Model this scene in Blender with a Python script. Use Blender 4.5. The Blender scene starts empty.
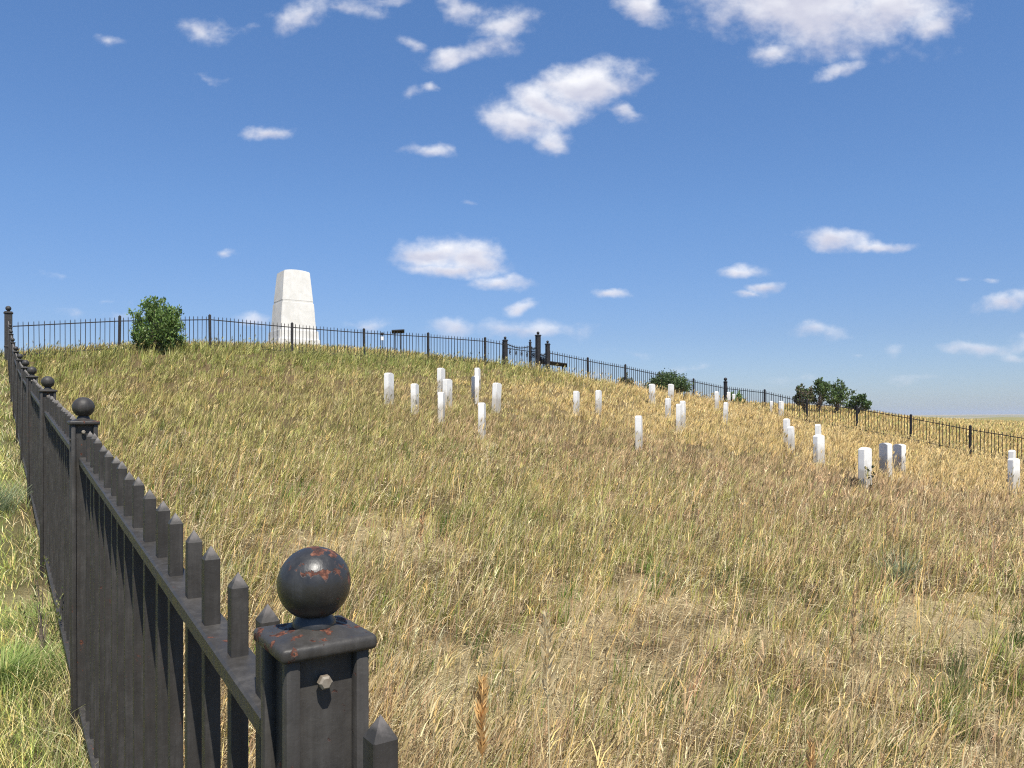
import bpy, bmesh, math, random
import numpy as np
from mathutils import Vector, Matrix, Quaternion

R = math.radians
SC = bpy.context.scene
COL = SC.collection
ZO = 1.72                      # camera height above the ground below it

# ------------------------------------------------------------------ camera
cam_d = bpy.data.cameras.new('camera')
cam = bpy.data.objects.new('camera', cam_d); COL.objects.link(cam)
cam.location = (0, 0, ZO); cam.rotation_euler = (R(90), 0, 0)
cam_d.sensor_width = 36; cam_d.lens = 770 / 1024 * 36
cam_d.shift_y = 31 / 1024
cam_d.clip_start = 0.05; cam_d.clip_end = 30000
SC.camera = cam

# ------------------------------------------------------------------ light, sky
SUN_EL, SUN_PHI = R(61), R(20)
sdir = Vector((math.cos(SUN_EL) * math.sin(SUN_PHI), -math.cos(SUN_EL) * math.cos(SUN_PHI), math.sin(SUN_EL)))
sun_d = bpy.data.lights.new('sun', 'SUN'); sun_d.energy = 4.9; sun_d.angle = R(0.53)
sun_d.color = (1.0, 0.945, 0.85)
sun = bpy.data.objects.new('sun', sun_d); COL.objects.link(sun)
sun.rotation_euler = (-sdir).to_track_quat('-Z', 'Y').to_euler()
sun.location = (0, -20, 60)
SC.view_settings.view_transform = 'Standard'
SC.view_settings.look = 'None'
SC.view_settings.gamma = 1
SC.view_settings.exposure = 0.58
SC.view_settings.use_curve_mapping = False

SC.cycles.use_denoising = False
SC.cycles.pixel_filter_type = 'BLACKMAN_HARRIS'; SC.cycles.filter_width = 1.15

world = bpy.data.worlds.new('World'); SC.world = world; world.use_nodes = True
WN = world.node_tree.nodes; WL = world.node_tree.links
WN.clear()
SKY_STRENGTH = 0.068


def wn(t, **kw):
    n = WN.new(t)
    for k, v in kw.items(): setattr(n, k, v)
    return n


def wmath(op, a, b=None, c=None, clamp=False):
    n = wn('ShaderNodeMath', operation=op, use_clamp=clamp)
    for i, v in enumerate((a, b, c)):
        if v is None: continue
        if isinstance(v, (int, float)): n.inputs[i].default_value = v
        else: WL.new(v, n.inputs[i])
    return n.outputs[0]


def wvec(op, a, b=None):
    n = wn('ShaderNodeVectorMath', operation=op)
    for i, v in enumerate((a, b)):
        if v is None: continue
        if isinstance(v, (tuple, list)): n.inputs[i].default_value = v
        else: WL.new(v, n.inputs[i])
    return n


sky = wn('ShaderNodeTexSky', sky_type='NISHITA')
sky.sun_disc = False
sky.sun_elevation = SUN_EL
sky.sun_rotation = math.pi - SUN_PHI
sky.altitude = 900; sky.air_density = 1.0; sky.dust_density = 0.9; sky.ozone_density = 2.2

# clouds stand in fixed directions of the sky: (azimuth tangent, elevation tangent, radii, tilt, density)
CLOUDS = [  # x, y, rx, ry, tilt, density
    (800, -2, 132, 52, 10, 1.3), (890, 6, 70, 36, -6, 1.15), (715, -12, 60, 22, 20, 1.0), (768, 52, 34, 15, -6, .95), (935, 22, 40, 15, -25, .8),
    (645, 6, 36, 17, 25, .9), (585, 88, 56, 27, -8, 1.25), (548, 106, 46, 22, 10, 1.1), (520, 120, 42, 21, 8, 1.2), (548, 140, 22, 14, 0, .85), (626, 113, 26, 8, 12, .85),
    (505, 28, 36, 22, -25, .85), (446, 58, 34, 12, -8, .8), (462, 8, 28, 18, 35, .7), (490, 48, 40, 12, -10, .7),
    (306, 12, 38, 17, -25, .9), (345, 5, 40, 11, 10, .62), (380, 0, 40, 8, 0, .5), (207, 30, 22, 14, 25, .62), (268, 133, 22, 8, -4, .85), (110, 43, 16, 7, 0, .45), (205, 79, 26, 6, 10, .4),
    (425, 150, 26, 9, 6, .85), (412, 42, 12, 10, 30, .6), (408, 98, 14, 9, -10, .55), (430, 88, 9, 5, 0, .45),
    (432, 254, 42, 20, 4, 1.2), (474, 262, 40, 17, 12, 1.15), (446, 270, 48, 9, 4, 1.0), (496, 284, 34, 8, 0, .9), (517, 309, 15, 8, 0, .95), (610, 296, 23, 5, 0, .85),
    (835, 240, 38, 13, 8, 1.1), (878, 246, 38, 7, -4, .9), (740, 269, 31, 7, -4, .9), (768, 285, 19, 8, -10, .95), (750, 293, 15, 4, 0, .7),
    (1012, 300, 34, 10, -18, .9), (818, 330, 28, 9, 0, .85), (227, 254, 16, 7, 0, .8), (836, 73, 32, 8, -16, .72),
    (530, 331, 72, 12, 2, .85), (256, 317, 26, 9, 0, .75), (367, 326, 32, 7, 0, .55), (457, 329, 26, 10, 0, .75), (76, 313, 24, 6, 0, .42),
    (692, 368, 26, 5, -6, .48), (898, 352, 14, 6, 0, .5), (855, 352, 10, 4, 0, .42), (975, 350, 34, 8, 0, .75), (1022, 342, 24, 10, -10, .65), (1012, 356, 22, 5, 0, .55),
    (960, 279, 14, 4, 0, .42), (990, 279, 12, 3, 0, .4), (472, 202, 12, 4, 0, .42), (585, 372, 30, 4, 0, .36),
    (120, 318, 40, 6, 0, .35), (640, 352, 30, 4, 0, .3), (790, 380, 40, 4, 0, .36), (930, 378, 40, 4, 0, .33), (248, 30, 12, 6, 0, .4), (62, 275, 16, 4, 0, .3), (110, 305, 30, 4, 0, .34),
]
tc = wn('ShaderNodeTexCoord')
sep = wn('ShaderNodeSeparateXYZ'); WL.new(tc.outputs['Generated'], sep.inputs[0])
ysafe = wmath('MAXIMUM', sep.outputs[1], 0.02)
ca = wmath('DIVIDE', sep.outputs[0], ysafe)
cb = wmath('DIVIDE', sep.outputs[2], ysafe)
comb = wn('ShaderNodeCombineXYZ'); WL.new(ca, comb.inputs[0]); WL.new(cb, comb.inputs[1])


def cnoise(scale, detail, rough, off, stretch=1.7):
    m = wn('ShaderNodeMapping'); m.inputs['Scale'].default_value = (1, stretch, 1); m.inputs['Location'].default_value = off
    WL.new(comb.outputs[0], m.inputs['Vector'])
    n = wn('ShaderNodeTexNoise'); n.inputs['Scale'].default_value = scale; n.inputs['Detail'].default_value = detail
    n.inputs['Roughness'].default_value = rough
    WL.new(m.outputs[0], n.inputs['Vector'])
    return n


warp = cnoise(11, 5, .55, (3, 1, 0), 1.5)
wv = wvec('SUBTRACT', warp.outputs['Color'], (.5, .5, .5))
wv2 = wvec('MULTIPLY', wv.outputs[0], (.075, .042, 0))
cpos = wvec('ADD', comb.outputs[0], wv2.outputs[0]).outputs[0]
fine = cnoise(25, 8, .57, (7, 2, 0), 1.25)
rel_a = cnoise(18, 4, .5, (7, 2, 0), 1.6)
rel_b = cnoise(18, 4, .5, (7.006, 2.022, 0), 1.6)


def blobfield(dy, start=None):
    acc = start
    for (px, py, rx, ry, tilt, dn) in CLOUDS:
        a0, b0 = (px - 512) / 770, (415 - py) / 770 + dy * ry / 770
        m = wn('ShaderNodeMapping', vector_type='TEXTURE')
        m.inputs['Location'].default_value = (a0, b0, 0)
        m.inputs['Rotation'].default_value = (0, 0, R(-tilt))
        m.inputs['Scale'].default_value = (rx * 1.2 / 770, ry * 1.2 / 770, 1)
        if acc is None: WL.new(cpos, m.inputs['Vector'])
        else:                                  # chained one after another, which keeps the shader small
            ch = wn('ShaderNodeVectorMath', operation='MULTIPLY_ADD'); WL.new(acc, ch.inputs[0])
            ch.inputs[1].default_value = (0, 0, 1e-5); WL.new(cpos, ch.inputs[2]); WL.new(ch.outputs[0], m.inputs['Vector'])
        ln = wvec('LENGTH', m.outputs[0])
        v = wmath('MULTIPLY_ADD', ln.outputs['Value'], -dn, dn)     # dn*(1-len)
        acc = v if acc is None else wmath('SMOOTH_MAX', acc, v, .10)
    return acc


f0 = blobfield(0)
f1 = blobfield(.55, wmath('MULTIPLY_ADD', f0, 1e-6, -1.0))

nz = wmath('SUBTRACT', fine.outputs['Fac'], .5)
dens = wmath('MULTIPLY_ADD', nz, 1.35, f0)
mr = wn('ShaderNodeMapRange', interpolation_type='SMOOTHSTEP')
mr.inputs['From Min'].default_value = .03; mr.inputs['From Max'].default_value = 1.0
WL.new(dens, mr.inputs['Value'])
infront = wmath('GREATER_THAN', sep.outputs[1], .05)
lowfade = wn('ShaderNodeMapRange'); lowfade.inputs['From Min'].default_value = .04; lowfade.inputs['From Max'].default_value = .17
lowfade.inputs['To Min'].default_value = .5; lowfade.inputs['To Max'].default_value = .94
WL.new(cb, lowfade.inputs['Value'])
alpha = wmath('MULTIPLY', wmath('MULTIPLY', mr.outputs[0], infront), lowfade.outputs[0])
relief = wmath('SUBTRACT', rel_a.outputs['Fac'], rel_b.outputs['Fac'])
lit = wmath('ADD', wmath('MULTIPLY', wmath('SUBTRACT', f1, f0), 1.1), wmath('MULTIPLY', relief, 1.4))
lit = wmath('ADD', lit, .70, clamp=True)
cmix = wn('ShaderNodeMix', data_type='RGBA')
cmix.inputs['A'].default_value = (.46, .465, .54, 1); cmix.inputs['B'].default_value = (.69, .69, .71, 1)
WL.new(lit, cmix.inputs['Factor'])
# clearer, bluer air than the default atmosphere, most of all near the horizon
tintr = wn('ShaderNodeValToRGB')
el = tintr.color_ramp.elements
el[0].position = 0.0; el[0].color = (.82, .90, 1.16, 1)
el[1].position = .62; el[1].color = (1.03, 1.43, 1.80, 1)
e_ = el.new(.10); e_.color = (.82, .92, 1.16, 1)
e_ = el.new(.25); e_.color = (.93, 1.16, 1.43, 1)
WL.new(sep.outputs[2], tintr.inputs[0])
tinted = wvec('MULTIPLY', sky.outputs['Color'], tintr.outputs[0])
skymul = wvec('SCALE', tinted.outputs[0]); skymul.inputs['Scale'].default_value = SKY_STRENGTH
fin = wn('ShaderNodeMix', data_type='RGBA')
WL.new(alpha, fin.inputs['Factor']); WL.new(skymul.outputs[0], fin.inputs['A']); WL.new(cmix.outputs['Result'], fin.inputs['B'])
bg = wn('ShaderNodeBackground'); bg.inputs['Strength'].default_value = 1.0
WL.new(fin.outputs['Result'], bg.inputs['Color'])
wo = wn('ShaderNodeOutputWorld'); WL.new(bg.outputs[0], wo.inputs['Surface'])
world.cycles.sampling_method = 'MANUAL'; world.cycles.sample_map_resolution = 512

# ------------------------------------------------------------------ terrain heights
CTRL = [(1.36,-1.45,-1.88,0.0001), (-0.24,0.95,-1.65,0.0001), (-1.89,3.40,-1.41,0.0001), (-3.49,5.80,-1.20,0.0001), (-5.10,8.20,-0.97,0.0001), (-6.74,10.65,-0.72,0.0001), (-8.38,13.10,-0.45,0.0001), (-9.99,15.50,-0.10,0.0001), (-11.60,17.90,0.30,0.0001), (-13.20,20.30,0.76,0.0001), (-14.80,22.70,1.20,0.0001), (-16.45,25.15,1.80,0.0001), (-13.76,26.97,2.20,0.0001), (-11.24,28.67,2.46,0.0001), (-8.69,30.40,2.37,0.0001), (-6.17,32.11,2.33,0.0001), (-3.68,33.79,2.34,0.0001), (-1.24,35.44,2.30,0.0001), (-0.30,36.07,2.20,0.0001), (1.68,37.41,1.95,0.0001), (3.84,38.87,1.63,0.0001), (5.91,40.27,1.37,0.0001), (7.98,41.67,1.07,0.0001), (10.17,43.15,0.77,0.0001), (12.36,44.64,0.45,0.0001), (13.89,42.34,0.13,0.0001), (15.37,40.15,-0.45,0.0001), (16.95,37.82,-0.81,0.0001), (18.44,35.61,-1.25,0.0001), (19.90,33.45,-1.73,0.0001), (21.43,31.19,-2.15,0.0001), (23.00,28.87,-2.55,0.0001), (24.68,26.38,-2.90,0.0001), (-3.19,19.96,0.24,3), (-2.77,22.00,0.04,3), (-2.26,24.50,0.65,3), (-1.88,22.46,0.20,3), (-1.90,20.73,-0.23,3), (-1.13,25.31,0.70,3), (-1.18,24.50,0.39,3), (-0.46,22.00,0.06,3), (-0.70,17.97,-0.55,3), (2.25,26.95,-0.01,3), (3.03,26.95,0.03,3), (6.12,33.69,0.51,3), (7.40,35.93,0.60,3), (6.41,31.71,-0.15,3), (4.77,21.56,-0.46,3), (4.86,22.46,-0.53,3), (3.07,18.59,-0.87,3), (9.18,34.55,0.21,3), (8.47,30.62,-0.35,3), (11.68,41.46,0.39,3), (15.54,53.90,0.62,3), (17.30,51.33,0.08,3), (13.45,38.50,-0.15,3), (8.98,25.19,-0.97,3), (9.32,25.67,-1.22,3), (8.25,20.73,-1.09,3), (8.46,21.22,-1.39,3), (7.06,15.40,-1.51,3), (9.70,19.96,-1.58,3), (11.30,22.46,-1.70,3), (12.95,19.96,-1.68,3), (12.12,18.59,-1.89,3), (0.00,0.00,-1.72,0.02), (2.90,4.40,-2.00,0.02), (5.00,7.00,-1.98,0.02), (1.50,4.00,-1.80,0.02), (-3.00,1.00,-1.60,0.02), (-5.00,3.40,-1.40,0.02), (-9.00,8.00,-0.85,0.02), (-13.00,14.00,-0.20,0.02), (-17.00,20.00,0.85,0.02), (-21.00,27.00,1.90,0.02), (-21.00,31.00,2.10,0.02), (-12.10,42.50,3.45,0.02), (-9.00,46.00,3.10,0.02), (-16.00,38.00,3.10,0.02), (-20.00,60.00,1.00,0.02), (2.00,48.00,1.60,0.02), (22.70,55.00,0.50,0.02), (33.00,60.00,-0.80,0.02), (39.00,60.00,-1.10,0.02), (31.00,70.00,0.00,0.02), (90.00,150.00,-1.90,0.02), (130.00,190.00,-5.00,0.02), (60.00,150.00,-2.50,0.02), (0.00,150.00,-7.00,0.02), (-80.00,120.00,-6.00,0.02), (-110.00,30.00,-9.00,0.02), (-60.00,-60.00,-12.00,0.02), (60.00,-60.00,-12.00,0.02), (110.00,20.00,-7.00,0.02), (60.00,30.00,-3.50,0.02), (8.00,-6.00,-2.60,0.02), (-8.00,-6.00,-2.10,0.02)]
_C = np.array(CTRL)
_S = 10.0


def _kern(r2): return .5 * r2 * np.log(r2 + 1e-12)


_X = _C[:, :2] / _S
_n = len(_X)
_A = np.zeros((_n + 3, _n + 3))
_A[:_n, :_n] = _kern(((_X[:, None] - _X[None]) ** 2).sum(-1)) + np.diag(_C[:, 3])
_A[:_n, _n] = 1; _A[:_n, _n + 1:] = _X; _A[_n, :_n] = 1; _A[_n + 1:, :_n] = _X.T
_W = np.linalg.solve(_A, np.r_[_C[:, 2], 0, 0, 0])


def hash2(ix, iy, seed):
    h = (ix.astype(np.int64) * 374761393 + iy.astype(np.int64) * 668265263 + seed * 1442695041) & 0xffffffff
    h = ((h ^ (h >> 13)) * 1274126177) & 0xffffffff
    h = ((h ^ (h >> 16)) * 2246822519) & 0xffffffff
    return ((h >> 8) & 0xffff) / 65535.0


def vnoise(x, y, seed=0):
    ix, iy = np.floor(x), np.floor(y)
    fx, fy = x - ix, y - iy
    fx = fx * fx * (3 - 2 * fx); fy = fy * fy * (3 - 2 * fy)
    a, b = hash2(ix, iy, seed), hash2(ix + 1, iy, seed)
    c, d = hash2(ix, iy + 1, seed), hash2(ix + 1, iy + 1, seed)
    return (a * (1 - fx) + b * fx) * (1 - fy) + (c * (1 - fx) + d * fx) * fy


def fbm(x, y, scale, octs=3, seed=0):
    x = np.asarray(x, float) / scale; y = np.asarray(y, float) / scale
    s, a, t = 0, 1, 0
    for o in range(octs):
        s = s + a * vnoise(x + 17.3 * o, y - 9.1 * o, seed + o); t += a; a *= .5; x = x * 2.03; y = y * 2.03
    return s / t


def sstep(a, b, x):
    t = np.clip((x - a) / (b - a), 0, 1)
    return t * t * (3 - 2 * t)


def hz(x, y):
    x = np.atleast_1d(np.asarray(x, float)).ravel(); y = np.atleast_1d(np.asarray(y, float)).ravel()
    out = np.empty(len(x))
    for i in range(0, len(x), 40000):
        q = np.stack([x[i:i + 40000], y[i:i + 40000]], -1) / _S
        qq = np.clip(q, -30, 30)
        r2 = (qq ** 2).sum(-1)[:, None] + (_X ** 2).sum(-1)[None] - 2 * qq @ _X.T
        out[i:i + 40000] = _kern(np.maximum(r2, 0)) @ _W[:_n] + _W[_n] + qq @ _W[_n + 1:]
    r = np.hypot(x, y - 20)
    far = -18 + 10 * (fbm(x, y, 260, 3, 5) - .5) + 46 * sstep(2200, 5200, r) * (fbm(x, y, 1700, 4, 9) - .34)
    far = far + 17 * np.exp(-((x - 545) / 120) ** 2 - ((y - 830) / 90) ** 2) + 13 * np.exp(-((x - 330) / 55) ** 2 - ((y - 490) / 55) ** 2)
    w = sstep(130, 300, r)
    out = out * (1 - w) + far * w
    near = 1 - sstep(14, 30, np.hypot(x, y))
    out += near * .07 * (fbm(x, y, .9, 3, 21) - .5)
    return out + ZO


def hz1(x, y): return float(hz(x, y)[0])


# fence enclosure frame: U runs along the back fence, V from the back fence towards the camera
A0 = np.array((-16.45, 25.15)); EU = np.array((.828, .560)); EV = np.array((.560, -.828))
EU = EU / np.linalg.norm(EU); EV = EV / np.linalg.norm(EV)


def uv_of(x, y): return (x - A0[0]) * EU[0] + (y - A0[1]) * EU[1], (x - A0[0]) * EV[0] + (y - A0[1]) * EV[1]


def from_uv(u, v): return A0[0] + u * EU[0] + v * EV[0], A0[1] + u * EU[1] + v * EV[1]


# ------------------------------------------------------------------ tagging helpers
def tag(o, label=None, cat=None, group=None, kind=None):
    if label: o['label'] = label
    if cat: o['category'] = cat
    if group: o['group'] = group
    if kind: o['kind'] = kind
    return o


def empty(name, loc=(0, 0, 0), rz=0):
    o = bpy.data.objects.new(name, None); COL.objects.link(o)
    o.location = loc; o.rotation_euler = (0, 0, rz); o.empty_display_size = .2
    return o


def link(name, me, mat=None, parent=None, loc=(0, 0, 0), rot=(0, 0, 0), scale=None):
    o = bpy.data.objects.new(name, me); COL.objects.link(o)
    o.location = loc; o.rotation_euler = rot
    if scale is not None: o.scale = scale
    if mat and not me.materials: me.materials.append(mat)
    if parent: o.parent = parent
    return o


# ------------------------------------------------------------------ materials
def material(name):
    m = bpy.data.materials.new(name); m.use_nodes = True
    nt = m.node_tree
    return m, nt, nt.nodes['Principled BSDF']


def noise_node(nt, vec, scale, detail=6, rough=.6, dist=0):
    n = nt.nodes.new('ShaderNodeTexNoise')
    n.inputs['Scale'].default_value = scale; n.inputs['Detail'].default_value = detail
    n.inputs['Roughness'].default_value = rough; n.inputs['Distortion'].default_value = dist
    if vec is not None: nt.links.new(vec, n.inputs['Vector'])
    return n


def ramp(nt, fac, stops):
    r = nt.nodes.new('ShaderNodeValToRGB')
    while len(r.color_ramp.elements) < len(stops): r.color_ramp.elements.new(.5)
    for e, (p, c) in zip(r.color_ramp.elements, stops):
        e.position = p; e.color = c if len(c) == 4 else (*c, 1)
    nt.links.new(fac, r.inputs[0])
    return r


def mixc(nt, fac, a, b):
    n = nt.nodes.new('ShaderNodeMix'); n.data_type = 'RGBA'
    for k, v in (('Factor', fac), ('A', a), ('B', b)):
        if isinstance(v, (int, float)): n.inputs[k].default_value = v
        elif isinstance(v, tuple): n.inputs[k].default_value = (*v, 1) if len(v) == 3 else v
        else: nt.links.new(v, n.inputs[k])
    return n.outputs['Result']


def bump(nt, bsdf, h, strength, dist):
    b = nt.nodes.new('ShaderNodeBump'); b.inputs['Strength'].default_value = strength; b.inputs['Distance'].default_value = dist
    nt.links.new(h, b.inputs['Height']); nt.links.new(b.outputs[0], bsdf.inputs['Normal'])


def objvec(nt, rnd=True):
    tcn = nt.nodes.new('ShaderNodeTexCoord')
    if not rnd: return tcn.outputs['Object']
    oi = nt.nodes.new('ShaderNodeObjectInfo')
    sc_ = nt.nodes.new('ShaderNodeMath'); sc_.operation = 'MULTIPLY'; sc_.inputs[1].default_value = 37.0
    nt.links.new(oi.outputs['Random'], sc_.inputs[0])
    ad = nt.nodes.new('ShaderNodeVectorMath'); ad.operation = 'ADD'
    nt.links.new(tcn.outputs['Object'], ad.inputs[0]); nt.links.new(sc_.outputs[0], ad.inputs[1])
    return ad.outputs[0]


def iron_material(name, base, rust_lo, rust_hi, rough=.45, shift=0.0, rise=None, worn=None, spec=.28):
    """dark painted iron: uneven paint, dust, rust patches; rise=(z0, z1, amount) puts more rust high up, worn=z bares the tips"""
    m, nt, b = material(name)
    v = objvec(nt)
    ad = nt.nodes.new('ShaderNodeVectorMath'); ad.operation = 'ADD'; ad.inputs[1].default_value = (shift, shift * .7, shift * 1.3)
    nt.links.new(v, ad.inputs[0]); v = ad.outputs[0]
    raw = nt.nodes.new('ShaderNodeTexCoord'); sp = nt.nodes.new('ShaderNodeSeparateXYZ'); nt.links.new(raw.outputs['Object'], sp.inputs[0])
    def mth(op, a, b_=None, c=None):
        n = nt.nodes.new('ShaderNodeMath'); n.operation = op
        for i, q in enumerate((a, b_, c)):
            if q is None: continue
            if isinstance(q, (int, float)): n.inputs[i].default_value = q
            else: nt.links.new(q, n.inputs[i])
        return n.outputs[0]
    n1 = noise_node(nt, v, 58, 7, .58, .25); n2 = noise_node(nt, v, 9, 4, .6)
    mask_v = mth('ADD', mth('MULTIPLY', n2.outputs['Fac'], .38), mth('MULTIPLY', n1.outputs['Fac'], .62))
    if rise:
        mrn = nt.nodes.new('ShaderNodeMapRange'); mrn.inputs['From Min'].default_value = rise[0]; mrn.inputs['From Max'].default_value = rise[1]
        mrn.inputs['To Min'].default_value = -rise[2]; mrn.inputs['To Max'].default_value = rise[2]
        nt.links.new(sp.outputs[2], mrn.inputs['Value']); mask_v = mth('ADD', mask_v, mrn.outputs[0])
    mask = ramp(nt, mask_v, [(rust_lo, (0, 0, 0)), (rust_hi, (1, 1, 1))])
    n3 = noise_node(nt, v, 160, 4, .6)
    rust = ramp(nt, n3.outputs['Fac'], [(.34, (.022, .011, .009)), (.52, (.085, .030, .018)), (.70, (.20, .085, .05))])
    # paint: vertical streaks, blotches and dust
    mp = nt.nodes.new('ShaderNodeMapping'); mp.inputs['Scale'].default_value = (34, 34, 2.2); nt.links.new(v, mp.inputs[0])
    streak = noise_node(nt, mp.outputs[0], 1.6, 6, .65)
    dust = noise_node(nt, v, 13, 7, .7)
    pv = mth('ADD', mth('MULTIPLY', streak.outputs['Fac'], .5), mth('MULTIPLY', dust.outputs['Fac'], .5))
    paint = ramp(nt, pv, [(.33, tuple(c * .7 for c in base)), (.5, base), (.68, tuple(c * 1.5 + .008 for c in base))])
    brown = ramp(nt, n2.outputs['Fac'], [(.5, (0, 0, 0)), (.75, (.5, .5, .5))])
    paint2 = mixc(nt, brown.outputs[0], paint.outputs[0], (.046, .040, .036))
    col = mixc(nt, mask.outputs[0], paint2, rust.outputs[0])
    if worn:
        wr = nt.nodes.new('ShaderNodeMapRange'); wr.inputs['From Min'].default_value = worn - .006; wr.inputs['From Max'].default_value = worn + .006
        nt.links.new(mth('ADD', sp.outputs[2], mth('MULTIPLY', mth('SUBTRACT', n1.outputs['Fac'], .5), .03)), wr.inputs['Value'])
        col = mixc(nt, wr.outputs[0], col, (.12, .108, .10))
    nt.links.new(col, b.inputs['Base Color'])
    rv = ramp(nt, pv, [(.35, (rough - .08,) * 3), (.65, (rough + .22,) * 3)])
    nt.links.new(mixc(nt, mask.outputs[0], rv.outputs[0], (.9, .9, .9)), b.inputs['Roughness'])
    b.inputs['Specular IOR Level'].default_value = spec
    hgt = mth('ADD', mth('MULTIPLY', mask.outputs[0], -.5), mth('MULTIPLY', n1.outputs['Fac'], .9))
    bump(nt, b, hgt, .5, .0022)
    return m


PAINT = (.042, .039, .0355)
IRON = iron_material('painted_iron', PAINT, .62, .65)
IRON_BALL = iron_material('weathered_ball', (.024, .024, .024), .572, .588, .32, 2.9, (.02, .095, .045), None, .45)
IRON_CAP = iron_material('weathered_cap', PAINT, .55, .57, .45, 3.1)
IRON_BROWN = iron_material('worn_iron_bars', (.037, .034, .031), .63, .68, .5, 0, None, 1.352)
IRON_FAR = iron_material('dark_iron', (.026, .024, .024), .66, .72, .55)


def bolt_material():
    m, nt, b = material('bare_bolt')
    n = noise_node(nt, objvec(nt), 60, 4)
    r = ramp(nt, n.outputs['Fac'], [(.35, (.15, .12, .09)), (.7, (.28, .25, .20))])
    nt.links.new(r.outputs[0], b.inputs['Base Color']); b.inputs['Roughness'].default_value = .5
    return m


BOLT = bolt_material()


def marble_material():
    m, nt, b = material('white_marble')
    v = objvec(nt)
    n1 = noise_node(nt, v, 5, 7, .62, .6); n2 = noise_node(nt, v, 34, 5, .6)
    c1 = ramp(nt, n1.outputs['Fac'], [(.28, (.72, .70, .64)), (.5, (.82, .80, .745)), (.75, (.86, .84, .785))])
    st = ramp(nt, n2.outputs['Fac'], [(.55, (0, 0, 0)), (.8, (1, 1, 1))])
    raw = nt.nodes.new('ShaderNodeTexCoord'); sp = nt.nodes.new('ShaderNodeSeparateXYZ'); nt.links.new(raw.outputs['Object'], sp.inputs[0])
    g = nt.nodes.new('ShaderNodeMath'); g.operation = 'MULTIPLY_ADD'; g.inputs[1].default_value = -.7      # soil splash, ragged upper edge
    nt.links.new(n1.outputs['Fac'], g.inputs[0]); nt.links.new(sp.outputs[2], g.inputs[2])
    gr = ramp(nt, g.outputs[0], [(0, (.75, .75, .75)), (.22, (0, 0, 0))])
    c2 = mixc(nt, st.outputs[0], c1.outputs[0], (.62, .60, .54))
    nt.links.new(mixc(nt, gr.outputs[0], c2, (.42, .37, .29)), b.inputs['Base Color'])
    b.inputs['Roughness'].default_value = .62
    bump(nt, b, n2.outputs['Fac'], .2, .004)
    return m


MARBLE = marble_material()


def granite_material():
    m, nt, b = material('pale_granite')
    v = objvec(nt, False)
    n1 = noise_node(nt, v, 1.6, 7, .65, .5); n2 = noise_node(nt, v, 60, 3, .6)
    mp = nt.nodes.new('ShaderNodeMapping'); mp.inputs['Scale'].default_value = (5, 5, .5)
    nt.links.new(v, mp.inputs[0]); n3 = noise_node(nt, mp.outputs[0], 1.5, 6, .7)
    c1 = ramp(nt, n1.outputs['Fac'], [(.3, (.57, .555, .51)), (.55, (.68, .665, .625)), (.75, (.73, .715, .68))])
    s = ramp(nt, n3.outputs['Fac'], [(.48, (0, 0, 0)), (.72, (.6, .6, .6))])
    c2 = mixc(nt, s.outputs[0], c1.outputs[0], (.58, .56, .51))
    g = ramp(nt, n2.outputs['Fac'], [(.3, (.86, .86, .86)), (.7, (1, 1, 1))])
    mm = nt.nodes.new('ShaderNodeMix'); mm.data_type = 'RGBA'; mm.blend_type = 'MULTIPLY'; mm.inputs['Factor'].default_value = 1
    nt.links.new(c2, mm.inputs['A']); nt.links.new(g.outputs[0], mm.inputs['B'])
    nt.links.new(mm.outputs['Result'], b.inputs['Base Color']); b.inputs['Roughness'].default_value = .7
    bump(nt, b, n2.outputs['Fac'], .3, .01)
    return m


GRANITE = granite_material()


def plain_material(name, c, rough=.6, var=.25, scale=12):
    m, nt, b = material(name)
    n = noise_node(nt, objvec(nt), scale, 5)
    r = ramp(nt, n.outputs['Fac'], [(.3, tuple(x * (1 - var) for x in c)), (.7, tuple(min(1, x * (1 + var)) for x in c))])
    nt.links.new(r.outputs[0], b.inputs['Base Color']); b.inputs['Roughness'].default_value = rough
    return m


BLACK = plain_material('black_powder_coat', (.009, .009, .01), .8)
WHITE = plain_material('white_enamel', (.75, .75, .74), .5, .06)
BARK = plain_material('bark', (.13, .10, .075), .9, .35, 9)


def leaf_material(name, transl=.35, rough=.5, spec=.3):
    m, nt, b = material(name)
    a = nt.nodes.new('ShaderNodeAttribute'); a.attribute_name = 'Col'
    nt.links.new(a.outputs['Color'], b.inputs['Base Color'])
    b.inputs['Roughness'].default_value = rough; b.inputs['Specular IOR Level'].default_value = spec
    tr = nt.nodes.new('ShaderNodeBsdfTranslucent'); nt.links.new(a.outputs['Color'], tr.inputs['Color'])
    mx = nt.nodes.new('ShaderNodeMixShader'); mx.inputs[0].default_value = transl
    out = nt.nodes['Material Output']
    nt.links.new(b.outputs[0], mx.inputs[1]); nt.links.new(tr.outputs[0], mx.inputs[2]); nt.links.new(mx.outputs[0], out.inputs['Surface'])
    return m


GRASS = leaf_material('grass_blades', .18, .5, .25)
LEAF = leaf_material('leaves', .28, .45, .35)


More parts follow.
